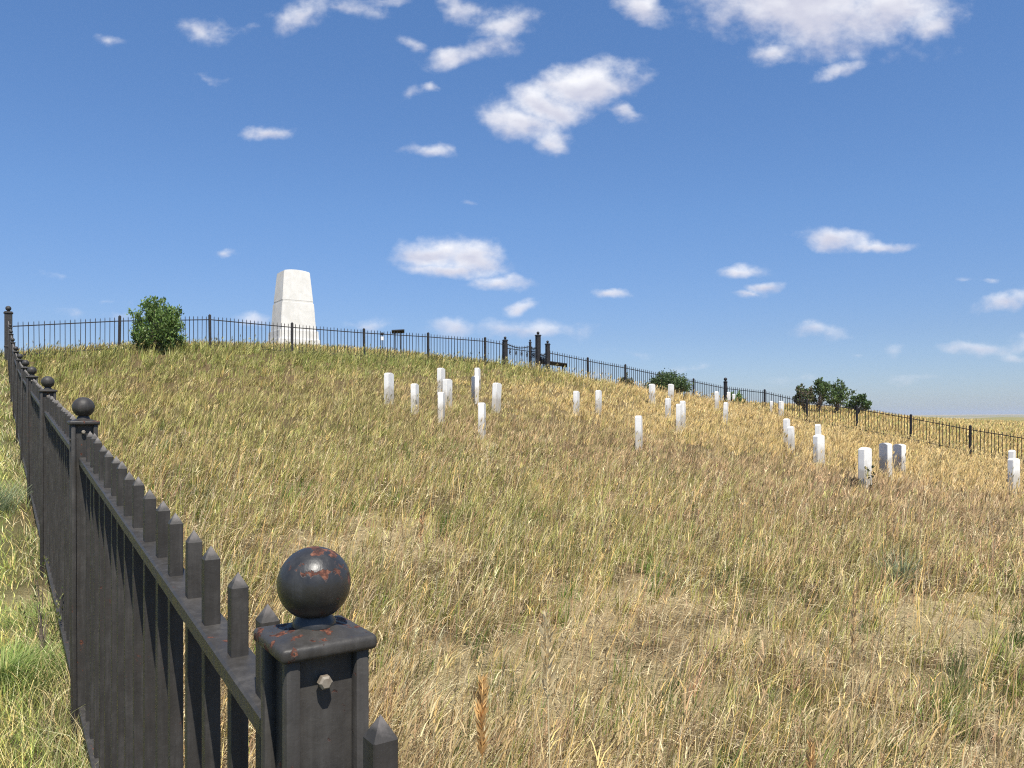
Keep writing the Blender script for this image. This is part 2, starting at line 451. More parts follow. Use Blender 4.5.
def ground_material():
    m, nt, b = material('sandy_soil')
    tcn = nt.nodes.new('ShaderNodeTexCoord'); v = tcn.outputs['Object']
    a = nt.nodes.new('ShaderNodeAttribute'); a.attribute_name = 'Col'
    n1 = noise_node(nt, v, 3.1, 8, .7, .4); n2 = noise_node(nt, v, 46, 6, .7); n3 = noise_node(nt, v, .12, 6, .65)
    g = ramp(nt, n1.outputs['Fac'], [(.3, (.72, .70, .66)), (.55, (1, 1, 1)), (.75, (1.16, 1.14, 1.08))])
    g2 = ramp(nt, n2.outputs['Fac'], [(.3, (.62, .60, .57)), (.5, (1, 1, 1)), (.8, (1.22, 1.2, 1.15))])
    g3 = ramp(nt, n3.outputs['Fac'], [(.3, (.85, .92, .8)), (.7, (1.1, 1.04, .98))])
    cur = a.outputs['Color']
    for q in (g, g2, g3):
        mm = nt.nodes.new('ShaderNodeMix'); mm.data_type = 'RGBA'; mm.blend_type = 'MULTIPLY'; mm.inputs['Factor'].default_value = 1
        nt.links.new(cur, mm.inputs['A']); nt.links.new(q.outputs[0], mm.inputs['B']); cur = mm.outputs['Result']
    nt.links.new(cur, b.inputs['Base Color']); b.inputs['Roughness'].default_value = .95; b.inputs['Specular IOR Level'].default_value = .1
    bump(nt, b, n2.outputs['Fac'], 1.0, .06)
    return m


SOIL = ground_material()


# ------------------------------------------------------------------ mesh helpers
def raw_mesh(name, verts, loops, starts, col=None, smooth=False):
    me = bpy.data.meshes.new(name)
    me.vertices.add(len(verts)); me.vertices.foreach_set('co', np.ascontiguousarray(verts, np.float32).ravel())
    me.loops.add(len(loops)); me.loops.foreach_set('vertex_index', np.ascontiguousarray(loops, np.int32))
    me.polygons.add(len(starts)); me.polygons.foreach_set('loop_start', np.ascontiguousarray(starts, np.int32))
    me.update(calc_edges=True)
    if smooth: me.polygons.foreach_set('use_smooth', np.ones(len(starts), bool))
    if col is not None:
        at = me.attributes.new('Col', 'FLOAT_COLOR', 'POINT')
        c4 = np.ones((len(verts), 4), np.float32); c4[:, :3] = col
        at.data.foreach_set('color', c4.ravel())
    return me


class Acc:
    def __init__(s): s.v, s.l, s.s, s.c, s.nv, s.nl = [], [], [], [], 0, 0

    def add(s, v, l, st, c):
        s.v.append(v.astype(np.float32)); s.l.append((l + s.nv).astype(np.int32)); s.s.append((st + s.nl).astype(np.int32)); s.c.append(c.astype(np.float32))
        s.nv += len(v); s.nl += len(l)

    def mesh(s, name): return raw_mesh(name, np.concatenate(s.v), np.concatenate(s.l), np.concatenate(s.s), np.concatenate(s.c))


def blades(acc, rng, x, y, z, h, w, az, lean, col, K=3, tipcol=None, droop=.35, taper=.8, curl=1.45):
    """N tapering ribbons rooted at (x,y,z): h length, w width, az lean direction, lean 0..1.6"""
    N = len(x)
    if N == 0: return
    nv = 2 * K + 1
    t = np.linspace(0, 1, K + 1)
    t2 = t[None, :]
    out = h[:, None] * lean[:, None] * t2 ** curl
    up = h[:, None] * (t2 - droop * np.minimum(lean[:, None], 1.5) * t2 ** 2.2)
    cx = x[:, None] + np.cos(az)[:, None] * out; cy = y[:, None] + np.sin(az)[:, None] * out; cz = z[:, None] + up
    sa = rng.uniform(0, math.pi, N)
    sx, sy = np.cos(sa)[:, None], np.sin(sa)[:, None]
    hw = .5 * w[:, None] * np.clip(1 - t2, 0, 1) ** taper
    hw[:, 0] *= .75
    V = np.empty((N, nv, 3))
    for k in range(K):
        V[:, 2 * k, 0] = cx[:, k] - sx[:, 0] * hw[:, k]; V[:, 2 * k, 1] = cy[:, k] - sy[:, 0] * hw[:, k]; V[:, 2 * k, 2] = cz[:, k]
        V[:, 2 * k + 1, 0] = cx[:, k] + sx[:, 0] * hw[:, k]; V[:, 2 * k + 1, 1] = cy[:, k] + sy[:, 0] * hw[:, k]; V[:, 2 * k + 1, 2] = cz[:, k]
    V[:, -1, 0] = cx[:, K]; V[:, -1, 1] = cy[:, K]; V[:, -1, 2] = cz[:, K]
    pat, st = [], []
    for k in range(K - 1):
        st.append(len(pat)); pat += [2 * k, 2 * k + 1, 2 * k + 3, 2 * k + 2]
    st.append(len(pat)); pat += [2 * K - 2, 2 * K - 1, 2 * K]
    pat = np.array(pat); st = np.array(st)
    L = (np.arange(N)[:, None] * nv + pat[None]).ravel()
    S = (np.arange(N)[:, None] * len(pat) + st[None]).ravel()
    if tipcol is None: tipcol = col
    tv = np.repeat(t, 2)[:nv]; tv[-1] = 1
    C = col[:, None, :] * (1 - tv)[None, :, None] + tipcol[:, None, :] * tv[None, :, None]
    acc.add(V.reshape(-1, 3), L, S, C.reshape(-1, 3))


def bm_box(bm, cx, cy, cz, sx, sy, sz, bev=0, seg=1, mat=None):
    r = bmesh.ops.create_cube(bm, size=1)
    vs = r['verts']
    bmesh.ops.scale(bm, vec=(sx, sy, sz), verts=vs)
    if bev:
        es = list({e for v in vs for e in v.link_edges})
        rr = bmesh.ops.bevel(bm, geom=es, offset=bev, segments=seg, affect='EDGES', profile=.5)
        vs = list({v for f in rr['faces'] for v in f.verts} | {v for v in vs if v.is_valid})
    if mat is not None: bmesh.ops.transform(bm, matrix=mat, verts=vs)
    bmesh.ops.translate(bm, vec=(cx, cy, cz), verts=vs)
    return vs


def bm_lathe(bm, prof, n=24, z0=0, cx=0, cy=0):
    rings = []
    for (r, z) in prof:
        if r < 1e-5: rings.append([bm.verts.new((cx, cy, z + z0))])
        else: rings.append([bm.verts.new((cx + r * math.cos(2 * math.pi * i / n), cy + r * math.sin(2 * math.pi * i / n), z + z0)) for i in range(n)])
    for a, b in zip(rings, rings[1:]):
        for i in range(n):
            j = (i + 1) % n
            if len(a) == 1 and len(b) == 1: continue
            if len(a) == 1: bm.faces.new((a[0], b[j], b[i]))
            elif len(b) == 1: bm.faces.new((a[i], a[j], b[0]))
            else: bm.faces.new((a[i], a[j], b[j], b[i]))


def bm_tube(bm, pts, radii, n=8):
    prev = None
    for i, p in enumerate(pts):
        p = Vector(p)
        d = (Vector(pts[min(i + 1, len(pts) - 1)]) - Vector(pts[max(i - 1, 0)])).normalized()
        a = d.cross(Vector((0, 0, 1)));
        if a.length < 1e-3: a = Vector((1, 0, 0))
        a.normalize(); b = d.cross(a)
        ring = [bm.verts.new(p + (a * math.cos(2 * math.pi * k / n) + b * math.sin(2 * math.pi * k / n)) * radii[i]) for k in range(n)]
        if prev:
            for k in range(n): bm.faces.new((prev[k], prev[(k + 1) % n], ring[(k + 1) % n], ring[k]))
        else: bm.faces.new(ring[::-1])
        prev = ring
    bm.faces.new(prev)


def finish(bm, name, smooth=None):
    bmesh.ops.recalc_face_normals(bm, faces=bm.faces)
    me = bpy.data.meshes.new(name); bm.to_mesh(me); bm.free()
    if smooth is not None:
        if smooth is True:
            for p in me.polygons: p.use_smooth = True
        else: me.set_sharp_from_angle(angle=R(smooth)); [setattr(p, 'use_smooth', True) for p in me.polygons]
    return me


# ------------------------------------------------------------------ ground sheet
# open sandy spots: centre, radii, turn
BARE = ((2.3, 4.45, 1.2, .30, -.28), (3.6, 5.0, .9, .35, -.2), (1.7, 5.9, .7, .24, .1), (.75, 5.2, .4, .2, 0), (-.9, 7.6, .6, .22, .2), (3.0, 6.4, .7, .3, -.3), (1.0, 3.6, .5, .16, -.2), (4.3, 6.3, .6, .2, -.1))


def build_ground():
    n = 210
    i = np.arange(-n, n + 1)
    ax = .12 * 25 * np.sinh(i / 25.0)
    gx, gy = np.meshgrid(ax, ax + 9, indexing='ij')
    z = hz(gx.ravel(), gy.ravel())
    V = np.stack([gx.ravel(), gy.ravel(), z], -1)
    m = 2 * n + 1
    a = (np.arange(m - 1)[:, None] * m + np.arange(m - 1)[None]).ravel()
    L = np.stack([a, a + m, a + m + 1, a + 1], -1).ravel()
    S = np.arange(len(a)) * 4
    x, y = V[:, 0], V[:, 1]
    u, v = uv_of(x, y)
    r = np.hypot(x, y - 20)
    sand = np.array((.58, .455, .27)); litter = np.array((.165, .12, .066)); mown = np.array((.24, .24, .11))  # litter: brown thatch, darkened further to paint in shade between the tufts
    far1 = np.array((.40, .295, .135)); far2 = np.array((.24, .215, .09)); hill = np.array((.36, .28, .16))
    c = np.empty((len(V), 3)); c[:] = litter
    k = (sstep(.50, .66, fbm(x, y, 1.5, 3, 31)) * sstep(16, 9, np.hypot(x, y)))[:, None]; c = c * (1 - k) + sand * k
    for (bx, by, rx, ry, an) in BARE:
        ca_, sa_ = math.cos(an), math.sin(an); dx, dy = x - bx, y - by
        k = np.exp(-(((dx * ca_ + dy * sa_) / rx) ** 2 + ((-dx * sa_ + dy * ca_) / ry) ** 2) ** 2)[:, None]; c = c * (1 - k) + sand * k
    out_left = sstep(0.0, -.6, u)[:, None]; c = c * (1 - out_left) + mown * out_left
    k = sstep(.35, .65, fbm(x, y, 26, 4, 41))[:, None]; field = far1 * k + far2 * (1 - k)
    o = np.clip(sstep(1, 4, -v) + sstep(35.5, 39, u), 0, 1)[:, None]; c = c * (1 - o) + field * o
    q = sstep(120, 900, r)[:, None]; k = sstep(.4, .6, fbm(x, y, 420, 4, 51))[:, None]
    c = c * (1 - q) + (hill * k + far2 * (1 - k)) * q
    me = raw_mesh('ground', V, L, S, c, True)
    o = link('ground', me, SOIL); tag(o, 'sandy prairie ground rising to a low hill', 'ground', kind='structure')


build_ground()


def build_path():
    """pale gravel path crossing beyond the corner of the fence on the left"""
    P = [(-30, 24), (-26, 24.6), (-22, 25.4), (-19.5, 26.2), (-17.6, 28.2), (-16.2, 31.5), (-14.5, 36), (-13.5, 39.4)]
    C = []
    for a, b in zip(P, P[1:]):
        for t in np.linspace(0, 1, 8, endpoint=False): C.append((a[0] + (b[0] - a[0]) * t, a[1] + (b[1] - a[1]) * t))
    C = np.array(C); d = np.gradient(C, axis=0); d /= np.linalg.norm(d, axis=1)[:, None]
    nrm = np.stack([-d[:, 1], d[:, 0]], -1)
    cols = 7; V = []
    for j in range(cols):
        w = (j / (cols - 1) - .5) * 1.7
        p = C + nrm * w; V.append(np.stack([p[:, 0], p[:, 1], hz(p[:, 0], p[:, 1]) + .045], -1))
    V = np.stack(V, 1); n = len(C)
    idx = np.arange(n * cols).reshape(n, cols)
    q = np.stack([idx[:-1, :-1], idx[:-1, 1:], idx[1:, 1:], idx[1:, :-1]], -1).reshape(-1, 4)
    me = raw_mesh('path', V.reshape(-1, 3), q.ravel(), np.arange(len(q)) * 4, smooth=True)
    o = link('path', me, plain_material('pale_gravel', (.42, .36, .27), .95, .18, 40)); tag(o, 'pale gravel path beyond the fence corner', 'path', kind='structure')


build_path()
# ------------------------------------------------------------------ fences
def ball_profile(Rb, zc, rn, z0=0.0):
    """neck flaring from a collar into a ball of radius Rb centred zc above the collar"""
    pr = [(rn * 1.25, z0), (rn * 1.22, z0 + .006), (rn, z0 + .012), (rn * .92, z0 + .018)]
    a0 = math.asin(min(1, rn * .92 / Rb))
    for k in range(1, 19):
        a = a0 + (math.pi - a0) * k / 18
        pr.append((Rb * math.sin(a) if k < 18 else 0, zc - Rb * math.cos(a)))
    return pr


def mesh_post():
    bm = bmesh.new()
    bm_box(bm, 0, 0, .68, .074, .074, 1.40, .003)
    for sx in (-1, 1):
        for sy in (-1, 1):
            bm_box(bm, sx * .0425, sy * .0425, .679, .018, .018, 1.396, .0045, 2)
    return finish(bm, 'fence_post', 30)


def mesh_cap():
    bm = bmesh.new()
    bm_box(bm, 0, 0, .010, .118, .118, .018, .006, 3)
    r = bmesh.ops.create_cone(bm, cap_ends=True, segments=4, radius1=.079, radius2=.030, depth=.012)
    bmesh.ops.rotate(bm, verts=r['verts'], cent=(0, 0, 0), matrix=Matrix.Rotation(R(45), 3, 'Z'))
    bmesh.ops.translate(bm, verts=r['verts'], vec=(0, 0, .0215))
    return finish(bm, 'cap', 35)


def mesh_ball(Rb=.0445, zc=.0515, rn=.021):
    bm = bmesh.new(); bm_lathe(bm, ball_profile(Rb, zc, rn, .0), 36)
    return finish(bm, 'ball_finial', 50)


def mesh_bolt():
    bm = bmesh.new()
    bm_lathe(bm, [(0, -.004), (.0055, -.004), (.0055, .006), (.0085, .0065), (.0085, .014), (.006, .0165), (0, .0168)], 6)
    bmesh.ops.rotate(bm, verts=bm.verts, cent=(0, 0, 0), matrix=Matrix.Rotation(R(90), 3, 'X'))
    return finish(bm, 'bolt', 30)


def mesh_picket(w, h, tip, bev=.0015):
    """square bar rising from z=0 with a four-sided point"""
    bm = bmesh.new(); a = w / 2
    rings = [[bm.verts.new((sx * a, sy * a, z)) for sx, sy in ((-1, -1), (1, -1), (1, 1), (-1, 1))] for z in (0, h - tip)]
    top = bm.verts.new((0, 0, h))
    bm.faces.new(rings[0][::-1])
    for k in range(4):
        j = (k + 1) % 4
        bm.faces.new((rings[0][k], rings[0][j], rings[1][j], rings[1][k])); bm.faces.new((rings[1][k], rings[1][j], top))
    if bev:
        es = [e for e in bm.edges if abs(e.verts[0].co.z - e.verts[1].co.z) > .5]
        bmesh.ops.bevel(bm, geom=es, offset=bev, segments=1, affect='EDGES')
    return finish(bm, 'picket')


def mesh_rail(p, q, w, h):
    """sloping flat bar between two world points, sides vertical"""
    p, q = Vector(p), Vector(q)
    d = (q - p); e = Vector((d.x, d.y, 0)).normalized(); nrm = Vector((-e.y, e.x, 0))
    bm = bmesh.new(); rr = []
    c = .004
    for P in (p, q):
        rr.append([bm.verts.new(P + nrm * a + Vector((0, 0, b))) for a, b in
                   ((-w / 2 + c, -h / 2), (w / 2 - c, -h / 2), (w / 2, -h / 2 + c), (w / 2, h / 2 - c), (w / 2 - c, h / 2), (-w / 2 + c, h / 2), (-w / 2, h / 2 - c), (-w / 2, -h / 2 + c))])
    for k in range(8): bm.faces.new((rr[0][k], rr[0][(k + 1) % 8], rr[1][(k + 1) % 8], rr[1][k]))
    bm.faces.new(rr[0][::-1]); bm.faces.new(rr[1])
    return finish(bm, 'rail')


def join_world(name, mesh, places):
    """many copies of a small mesh as one mesh"""
    n = len(mesh.vertices); co = np.empty(n * 3, np.float32); mesh.vertices.foreach_get('co', co); co = co.reshape(-1, 3)
    nl = len(mesh.loops); lv = np.empty(nl, np.int32); mesh.loops.foreach_get('vertex_index', lv)
    st = np.empty(len(mesh.polygons), np.int32); mesh.polygons.foreach_get('loop_start', st)
    V, L, S = [], [], []
    for i, (x, y, z, rz) in enumerate(places):
        c, s = math.cos(rz), math.sin(rz)
        V.append(np.stack([co[:, 0] * c - co[:, 1] * s + x, co[:, 0] * s + co[:, 1] * c + y, co[:, 2] + z], -1)); L.append(lv + i * n); S.append(st + i * nl)
    return raw_mesh(name, np.concatenate(V), np.concatenate(L), np.concatenate(S))


rnd = random.Random(4)
# ---- near fence along the left: heavy ball-capped posts
FPOSTS = [(1.363, -1.45, -1.88), (-.244, .95, -1.651), (-1.886, 3.4, -1.41), (-3.494, 5.8, -1.196), (-5.10, 8.2, -.972), (-6.74, 10.65, -.725),
          (-8.38, 13.1, -.445), (-9.99, 15.5, -.105), (-11.6, 17.9, .305), (-13.2, 20.3, .755), (-14.8, 22.7, 1.2)]
CORNER = (-16.45, 25.15, 1.72)
fence = empty('picket_fence', (FPOSTS[1][0], FPOSTS[1][1], FPOSTS[1][2] + ZO))
tag(fence, 'near black iron picket fence with ball-topped posts running up the left side', 'fence')
FORG = Vector(fence.location)
m_post, m_cap, m_ball, m_bolt = mesh_post(), mesh_cap(), mesh_ball(), mesh_bolt()
m_bolt2 = m_bolt.copy(); m_bolt2.materials.append(IRON); m_cap2, m_ball2 = m_cap.copy(), m_ball.copy(); m_cap2.materials.append(IRON); m_ball2.materials.append(IRON)
m_post.materials.append(IRON); m_cap.materials.append(IRON_CAP); m_ball.materials.append(IRON_BALL); m_bolt.materials.append(BOLT)
m_pick = mesh_picket(.0275, 1.365, .024); m_pick.materials.append(IRON_BROWN)
FD = math.atan2(2.4, -1.626)       # fence bearing


def put(name, me, wx, wy, wz, rz, parent, org, tilt=(0, 0)):
    o = bpy.data.objects.new(name, me); COL.objects.link(o)
    o.location = Vector((wx, wy, wz)) - org; o.rotation_euler = (tilt[0], tilt[1], rz); o.parent = parent
    return o


for i, (x, y, z) in enumerate(FPOSTS):
    tl = (R(rnd.uniform(-.5, .5)), R(rnd.uniform(-.5, .5))) if i > 1 else (0, 0)
    p = put('fence_post', m_post, x, y, z + ZO, FD, fence, FORG, tl)
    c = link('cap', m_cap if i == 1 else m_cap2, None, p, (0, 0, 1.366))
    b = link('ball_finial', m_ball if i == 1 else m_ball2, None, p, (0, 0, 1.3925), (0, 0, 0))
    if i == 1: b['label'] = 'black ball finial with patches of rust on its top'
    # bolts on the two faces that show
    link('bolt', m_bolt, None, p, (-.037, .004, 1.336), (0, 0, R(-90)))
    if i != 1: link('bolt', m_bolt2, None, p, (.01, .037, 1.30), (0, 0, R(180)))

pl = [];
pts_ = FPOSTS + [CORNER]
for a, b in zip(pts_, pts_[1:]):
    a, b = Vector(a), Vector(b); b.z = b.z if b.z != CORNER[2] else CORNER[2] - .07
    n = 16
    for k in range(n):
        t = .0673 + (1 - .1346) * k / (n - 1)
        p = a.lerp(b, t); pl.append((p.x, p.y, p.z + ZO + rnd.uniform(-.006, .006), FD + R(rnd.uniform(-2, 2))))
    e = (b - a); e.z = 0; e.normalize()
    a2, b2 = a.lerp(b, .05 / 2.9), a.lerp(b, 1 - .05 / 2.9)
    for hgt in (1.215, .13):
        me = mesh_rail(Vector((a2.x, a2.y, a2.z + ZO + hgt)) - FORG, Vector((b2.x, b2.y, b2.z + ZO + hgt)) - FORG, .056, .032)
        link('rail', me, IRON, fence)
pl.sort(key=lambda q: 0 if False else math.hypot(q[0], q[1]) + (100 if q[1] < .7 else 0))
for (x, y, z, rz) in pl[:100]:
    put('picket', m_pick, x, y, z, rz, fence, FORG, (R(rnd.uniform(-.14, .14)), R(rnd.uniform(-.14, .14))))
rest = join_world('pickets', m_pick, [(x - FORG.x, y - FORG.y, z - FORG.z, rz) for x, y, z, rz in pl[100:]])
o = link('pickets', rest, IRON_BROWN, fence); o['kind'] = 'stuff'

# ---- thin fence along the back and down the right
m_tpick = mesh_picket(.021, 1.27, .05, 0); m_tpick.materials.append(IRON_FAR)


def mesh_thin_post():
    bm = bmesh.new()
    bm_box(bm, 0, 0, .64, .088, .088, 1.28, .006)
    r = bmesh.ops.create_cone(bm, cap_ends=True, segments=4, radius1=.066, radius2=.004, depth=.05)
    bmesh.ops.rotate(bm, verts=r['verts'], cent=(0, 0, 0), matrix=Matrix.Rotation(R(45), 3, 'Z'))
    bmesh.ops.translate(bm, verts=r['verts'], vec=(0, 0, 1.306))
    return finish(bm, 'fence_post')


def mesh_ball_post(w, h, Rb):
    bm = bmesh.new(); bm_box(bm, 0, 0, h / 2, w, w, h, .012)
    bm_box(bm, 0, 0, h * .30, w * 1.1, w * 1.1, .05, .01)
    return finish(bm, 'fence_post')


def mesh_ball_cap(w, Rb):
    bm = bmesh.new()
    bm_box(bm, 0, 0, .02, w * 1.22, w * 1.22, .04, .01)
    bm_box(bm, 0, 0, .055, w * 1.0, w * 1.0, .03, .008)
    bm_lathe(bm, ball_profile(Rb, .08 + Rb * 1.05, Rb * .5, .07), 20)
    return finish(bm, 'ball_cap', 40)


m_tpost = mesh_thin_post(); m_tpost.materials.append(IRON_FAR)


def span_parts(root, org, P, Q, npk, store):
    P, Q = Vector(P), Vector(Q)
    npk = max(3, round((Q - P).length / .148) - 1)
    e = math.atan2(Q.y - P.y, Q.x - P.x)
    for hgt in (1.12, .17):
        link('rail', mesh_rail(P + Vector((0, 0, hgt)) - org, Q + Vector((0, 0, hgt)) - org, .034, .034), IRON_FAR, root)
    for k in range(1, npk + 1):
        t = k / (npk + 1); p = P.lerp(Q, t)
        store.append((p.x, p.y, p.z + rnd.uniform(-.012, .012), e + R(rnd.uniform(-3, 3))))


def thin_fence(name, label, spots, spans, gap=()):
    x0, y0, z0 = spots[0]
    root = empty(name, (x0, y0, z0)); tag(root, label, 'fence'); org = Vector(root.location)
    store = []
    for i, s in enumerate(spots):
        if i in gap: continue
        put('fence_post', m_tpost, s[0], s[1], s[2], math.atan2(EU[1], EU[0]), root, org, (R(rnd.uniform(-.8, .8)), R(rnd.uniform(-.8, .8))))
    for P, Q in spans: span_parts(root, org, P, Q, 19, store)
    store.sort(key=lambda q: math.hypot(q[0], q[1]))
    for s in store[:100]: put('picket', m_tpick, s[0], s[1], s[2], s[3], root, org, (R(rnd.uniform(-.7, .7)), R(rnd.uniform(-.7, .7))))
    if store[100:]:
        me = join_world('pickets', m_tpick, [(a - org.x, b - org.y, c - org.z, d) for a, b, c, d in store[100:]])
        o = link('pickets', me, IRON_FAR, root); o['kind'] = 'stuff'
    return root, org


def bk(s):
    x, y = from_uv(s, 0); return (x, y, hz1(x, y) - .03)


def rt(t):
    x, y = from_uv(34.8, t); return (x, y, hz1(x, y) - .03)


S1 = [3.25, 6.29, 9.37, 12.42, 15.42, 18.37]
S2 = [24.5, 27.0, 29.5, 32.15]
b1 = [bk(s) for s in S1]; b2 = [bk(s) for s in S2]
c0 = bk(.12); g0, g1 = bk(19.47), bk(21.95); c1 = bk(34.8)
line = [c0] + b1 + [g0]
line2 = [g1] + b2 + [c1]
root, org = thin_fence('iron_fence', 'thin black iron fence along the hill crest behind the headstones', b1 + b2,
                       list(zip(line, line[1:])) + list(zip(line2, line2[1:])))
tr = [rt(t) for t in (2.73, 5.38, 8.19, 10.86, 13.47, 16.2, 19.0)]
thin_fence('iron_fence', 'thin black iron fence descending along the right edge past the small trees', tr,
           list(zip([c1] + tr, tr)))

# corner posts with balls
def ball_post(name, label, cat, x, y, z, w, h, Rb, mat=IRON_FAR, group=None):
    r = empty(name, (x, y, z), math.atan2(EU[1], EU[0]))
    tag(r, label, cat, group)
    link('shaft', mesh_ball_post(w, h, Rb), mat, r); link('ball_cap', mesh_ball_cap(w, Rb), mat, r, (0, 0, h))
    return r


zc = hz1(*CORNER[:2])
ball_post('corner_post', 'tall grey corner post with a ball at the top end of the near fence', 'post', CORNER[0], CORNER[1], zc - .03, .22, 5.24 - zc - .18, .085, IRON)
ball_post('corner_post', 'dark ball-topped corner post at the far corner above the right-hand trees', 'post', c1[0], c1[1], c1[2], .16, 1.47, .10)

# ---- gate in the back fence
gate = empty('iron_gate', g0); tag(gate, 'open ornate iron gate between ball-topped posts in the back fence', 'gate'); GO = Vector(g0)
GRZ = math.atan2(EU[1], EU[0])


def gpost(x, y, z, w, top, Rb):
    h = top - z - .1 - Rb * 2.1
    p = put('gate_post', mesh_ball_post(w, h, Rb), x, y, z, GRZ, gate, GO); p.data.materials.append(IRON_FAR)
    link('ball_cap', mesh_ball_cap(w, Rb), IRON_FAR, p, (0, 0, h))


def zpx(y, d): return (415 - y) / 770 * d + ZO


gpost(g0[0], g0[1], g0[2], .175, zpx(336, g0[1]), .065)
gpost(g1[0], g1[1], g1[2], .175, zpx(340, g1[1]), .065)
tx, ty = .0338 * 39.0, 39.0; gpost(tx, ty, hz1(tx, ty) - .05, .21, zpx(331, ty), .075)
sx, sy = .0236 * 39.6, 39.6; gpost(sx, sy, hz1(sx, sy) - .05, .10, zpx(339, sy), .05)


def gleaf(P, Q, h0, h1, nb, scroll):
    """gate leaf: frame, bars, rings; top runs h0 at P to h1 at Q"""
    P, Q = Vector(P) - GO, Vector(Q) - GO
    bm = bmesh.new()
    for a in (.12, .82): bm_tube(bm, [P + Vector((0, 0, h0 * a)), P.lerp(Q, .5) + Vector((0, 0, (h0 + h1) / 2 * a)), Q + Vector((0, 0, h1 * a))], [.02] * 3, 6)
    bm_tube(bm, [P.lerp(Q, t) + Vector((0, 0, h0 + (h1 - h0) * t - .12 * math.sin(math.pi * t))) for t in np.linspace(0, 1, 9)], [.022] * 9, 6)
    for k in range(nb + 1):
        t = k / nb; p = P.lerp(Q, t); hh = h0 + (h1 - h0) * t
        bm_tube(bm, [p, p + Vector((0, 0, hh - .10 * math.sin(math.pi * t)))], [.026 if k in (0, nb) else .013] * 2, 6)
        if k not in (0, nb):
            q = p + Vector((0, 0, hh - .10 * math.sin(math.pi * t))); bm_tube(bm, [q, q + Vector((0, 0, .09))], [.02, .003], 6)
    if scroll:
        e = (Q - P); e.z = 0; e.normalize()
        for k in range(scroll):
            t = (k + .5) / scroll; cpt = P.lerp(Q, t) + Vector((0, 0, (h0 + (h1 - h0) * t) * .68))
            ring = [cpt + e * .12 * math.cos(a) + Vector((0, 0, .12 * math.sin(a))) for a in np.linspace(0, 2 * math.pi, 17)]
            bm_tube(bm, ring, [.013] * 17, 5)
            ring = [cpt + e * .05 * math.cos(a) + Vector((0, 0, .05 * math.sin(a))) for a in np.linspace(0, 2 * math.pi, 11)]
            bm_tube(bm, ring, [.010] * 11, 5)
    link('gate_leaf', finish(bm, 'gate_leaf'), IRON_FAR, gate)


zs = hz1(sx, sy); zt = hz1(tx, ty)
gleaf((g0[0] + .1, g0[1] + .1, g0[2] + .1), (sx - .05, sy - .03, zs), 1.05, 1.35, 13, 4)
gleaf((sx + .06, sy, zs), (tx - .12, ty, zt), 1.35, 1.35, 4, 3)
gleaf((tx + .12, ty - .05, zt), (g1[0] - .05, g1[1] + .12, g1[2] + .05), 1.0, 1.1, 6, 3)

# ------------------------------------------------------------------ monument
def monument():
    x, y = -.284 * 42.6, 42.6
    z = zpx(349, y)
    zg = min(hz1(x, y), z)
    r = empty('stone_monument', (x, y, zg - .1), GRZ); tag(r, 'tall pale granite monument tapering in two blocks on the hilltop', 'monument')
    zo = z - zg + .1
    D = 1.22
    def frustum(zb, zt, wb, db, wt, dt, name, round_top=0, bev=.03):
        bm = bmesh.new()
        N = 13 if round_top else 2
        lo = [bm.verts.new((sx * wb / 2, sy * db / 2, zb)) for sx, sy in ((-1, -1), (1, -1), (1, 1), (-1, 1))]
        front = [bm.verts.new((wt * (k / (N - 1) - .5), -dt / 2, zt + round_top * (1 - (2 * k / (N - 1) - 1) ** 2))) for k in range(N)]
        back = [bm.verts.new((wt * (k / (N - 1) - .5), dt / 2, zt + round_top * (1 - (2 * k / (N - 1) - 1) ** 2))) for k in range(N)]
        bm.faces.new([lo[0], lo[1]] + front[::-1]); bm.faces.new([lo[2], lo[3]] + back)
        bm.faces.new([lo[1], lo[2], back[-1], front[-1]]); bm.faces.new([lo[3], lo[0], front[0], back[0]])
        for k in range(N - 1): bm.faces.new([front[k], front[k + 1], back[k + 1], back[k]])
        bm.faces.new(lo[::-1])
        bmesh.ops.recalc_face_normals(bm, faces=bm.faces)
        es = [e for e in bm.edges if e.calc_face_angle(0) > .5]
        bmesh.ops.bevel(bm, geom=es, offset=bev, segments=2, affect='EDGES')
        return link(name, finish(bm, name, 25), GRANITE, r)
    h = lambda py: zo + (349 - py) / 770 * y
    frustum(h(302.6), h(273.0), 1.70, 1.62, 1.42, 1.32, 'upper_block', .08)
    frustum(h(304.6), h(302.0), 1.68, 1.60, 1.68, 1.60, 'joint_course', 0, .005)
    frustum(h(332.5), h(304.2), 1.95, 1.88, 1.76, 1.68, 'lower_block')
    frustum(h(342), h(332), 2.16, 2.12, 2.12, 2.08, 'plinth', 0, .02)
    frustum(0, h(340.6), 2.34, 2.3, 2.31, 2.27, 'base_step', 0, .02)


monument()

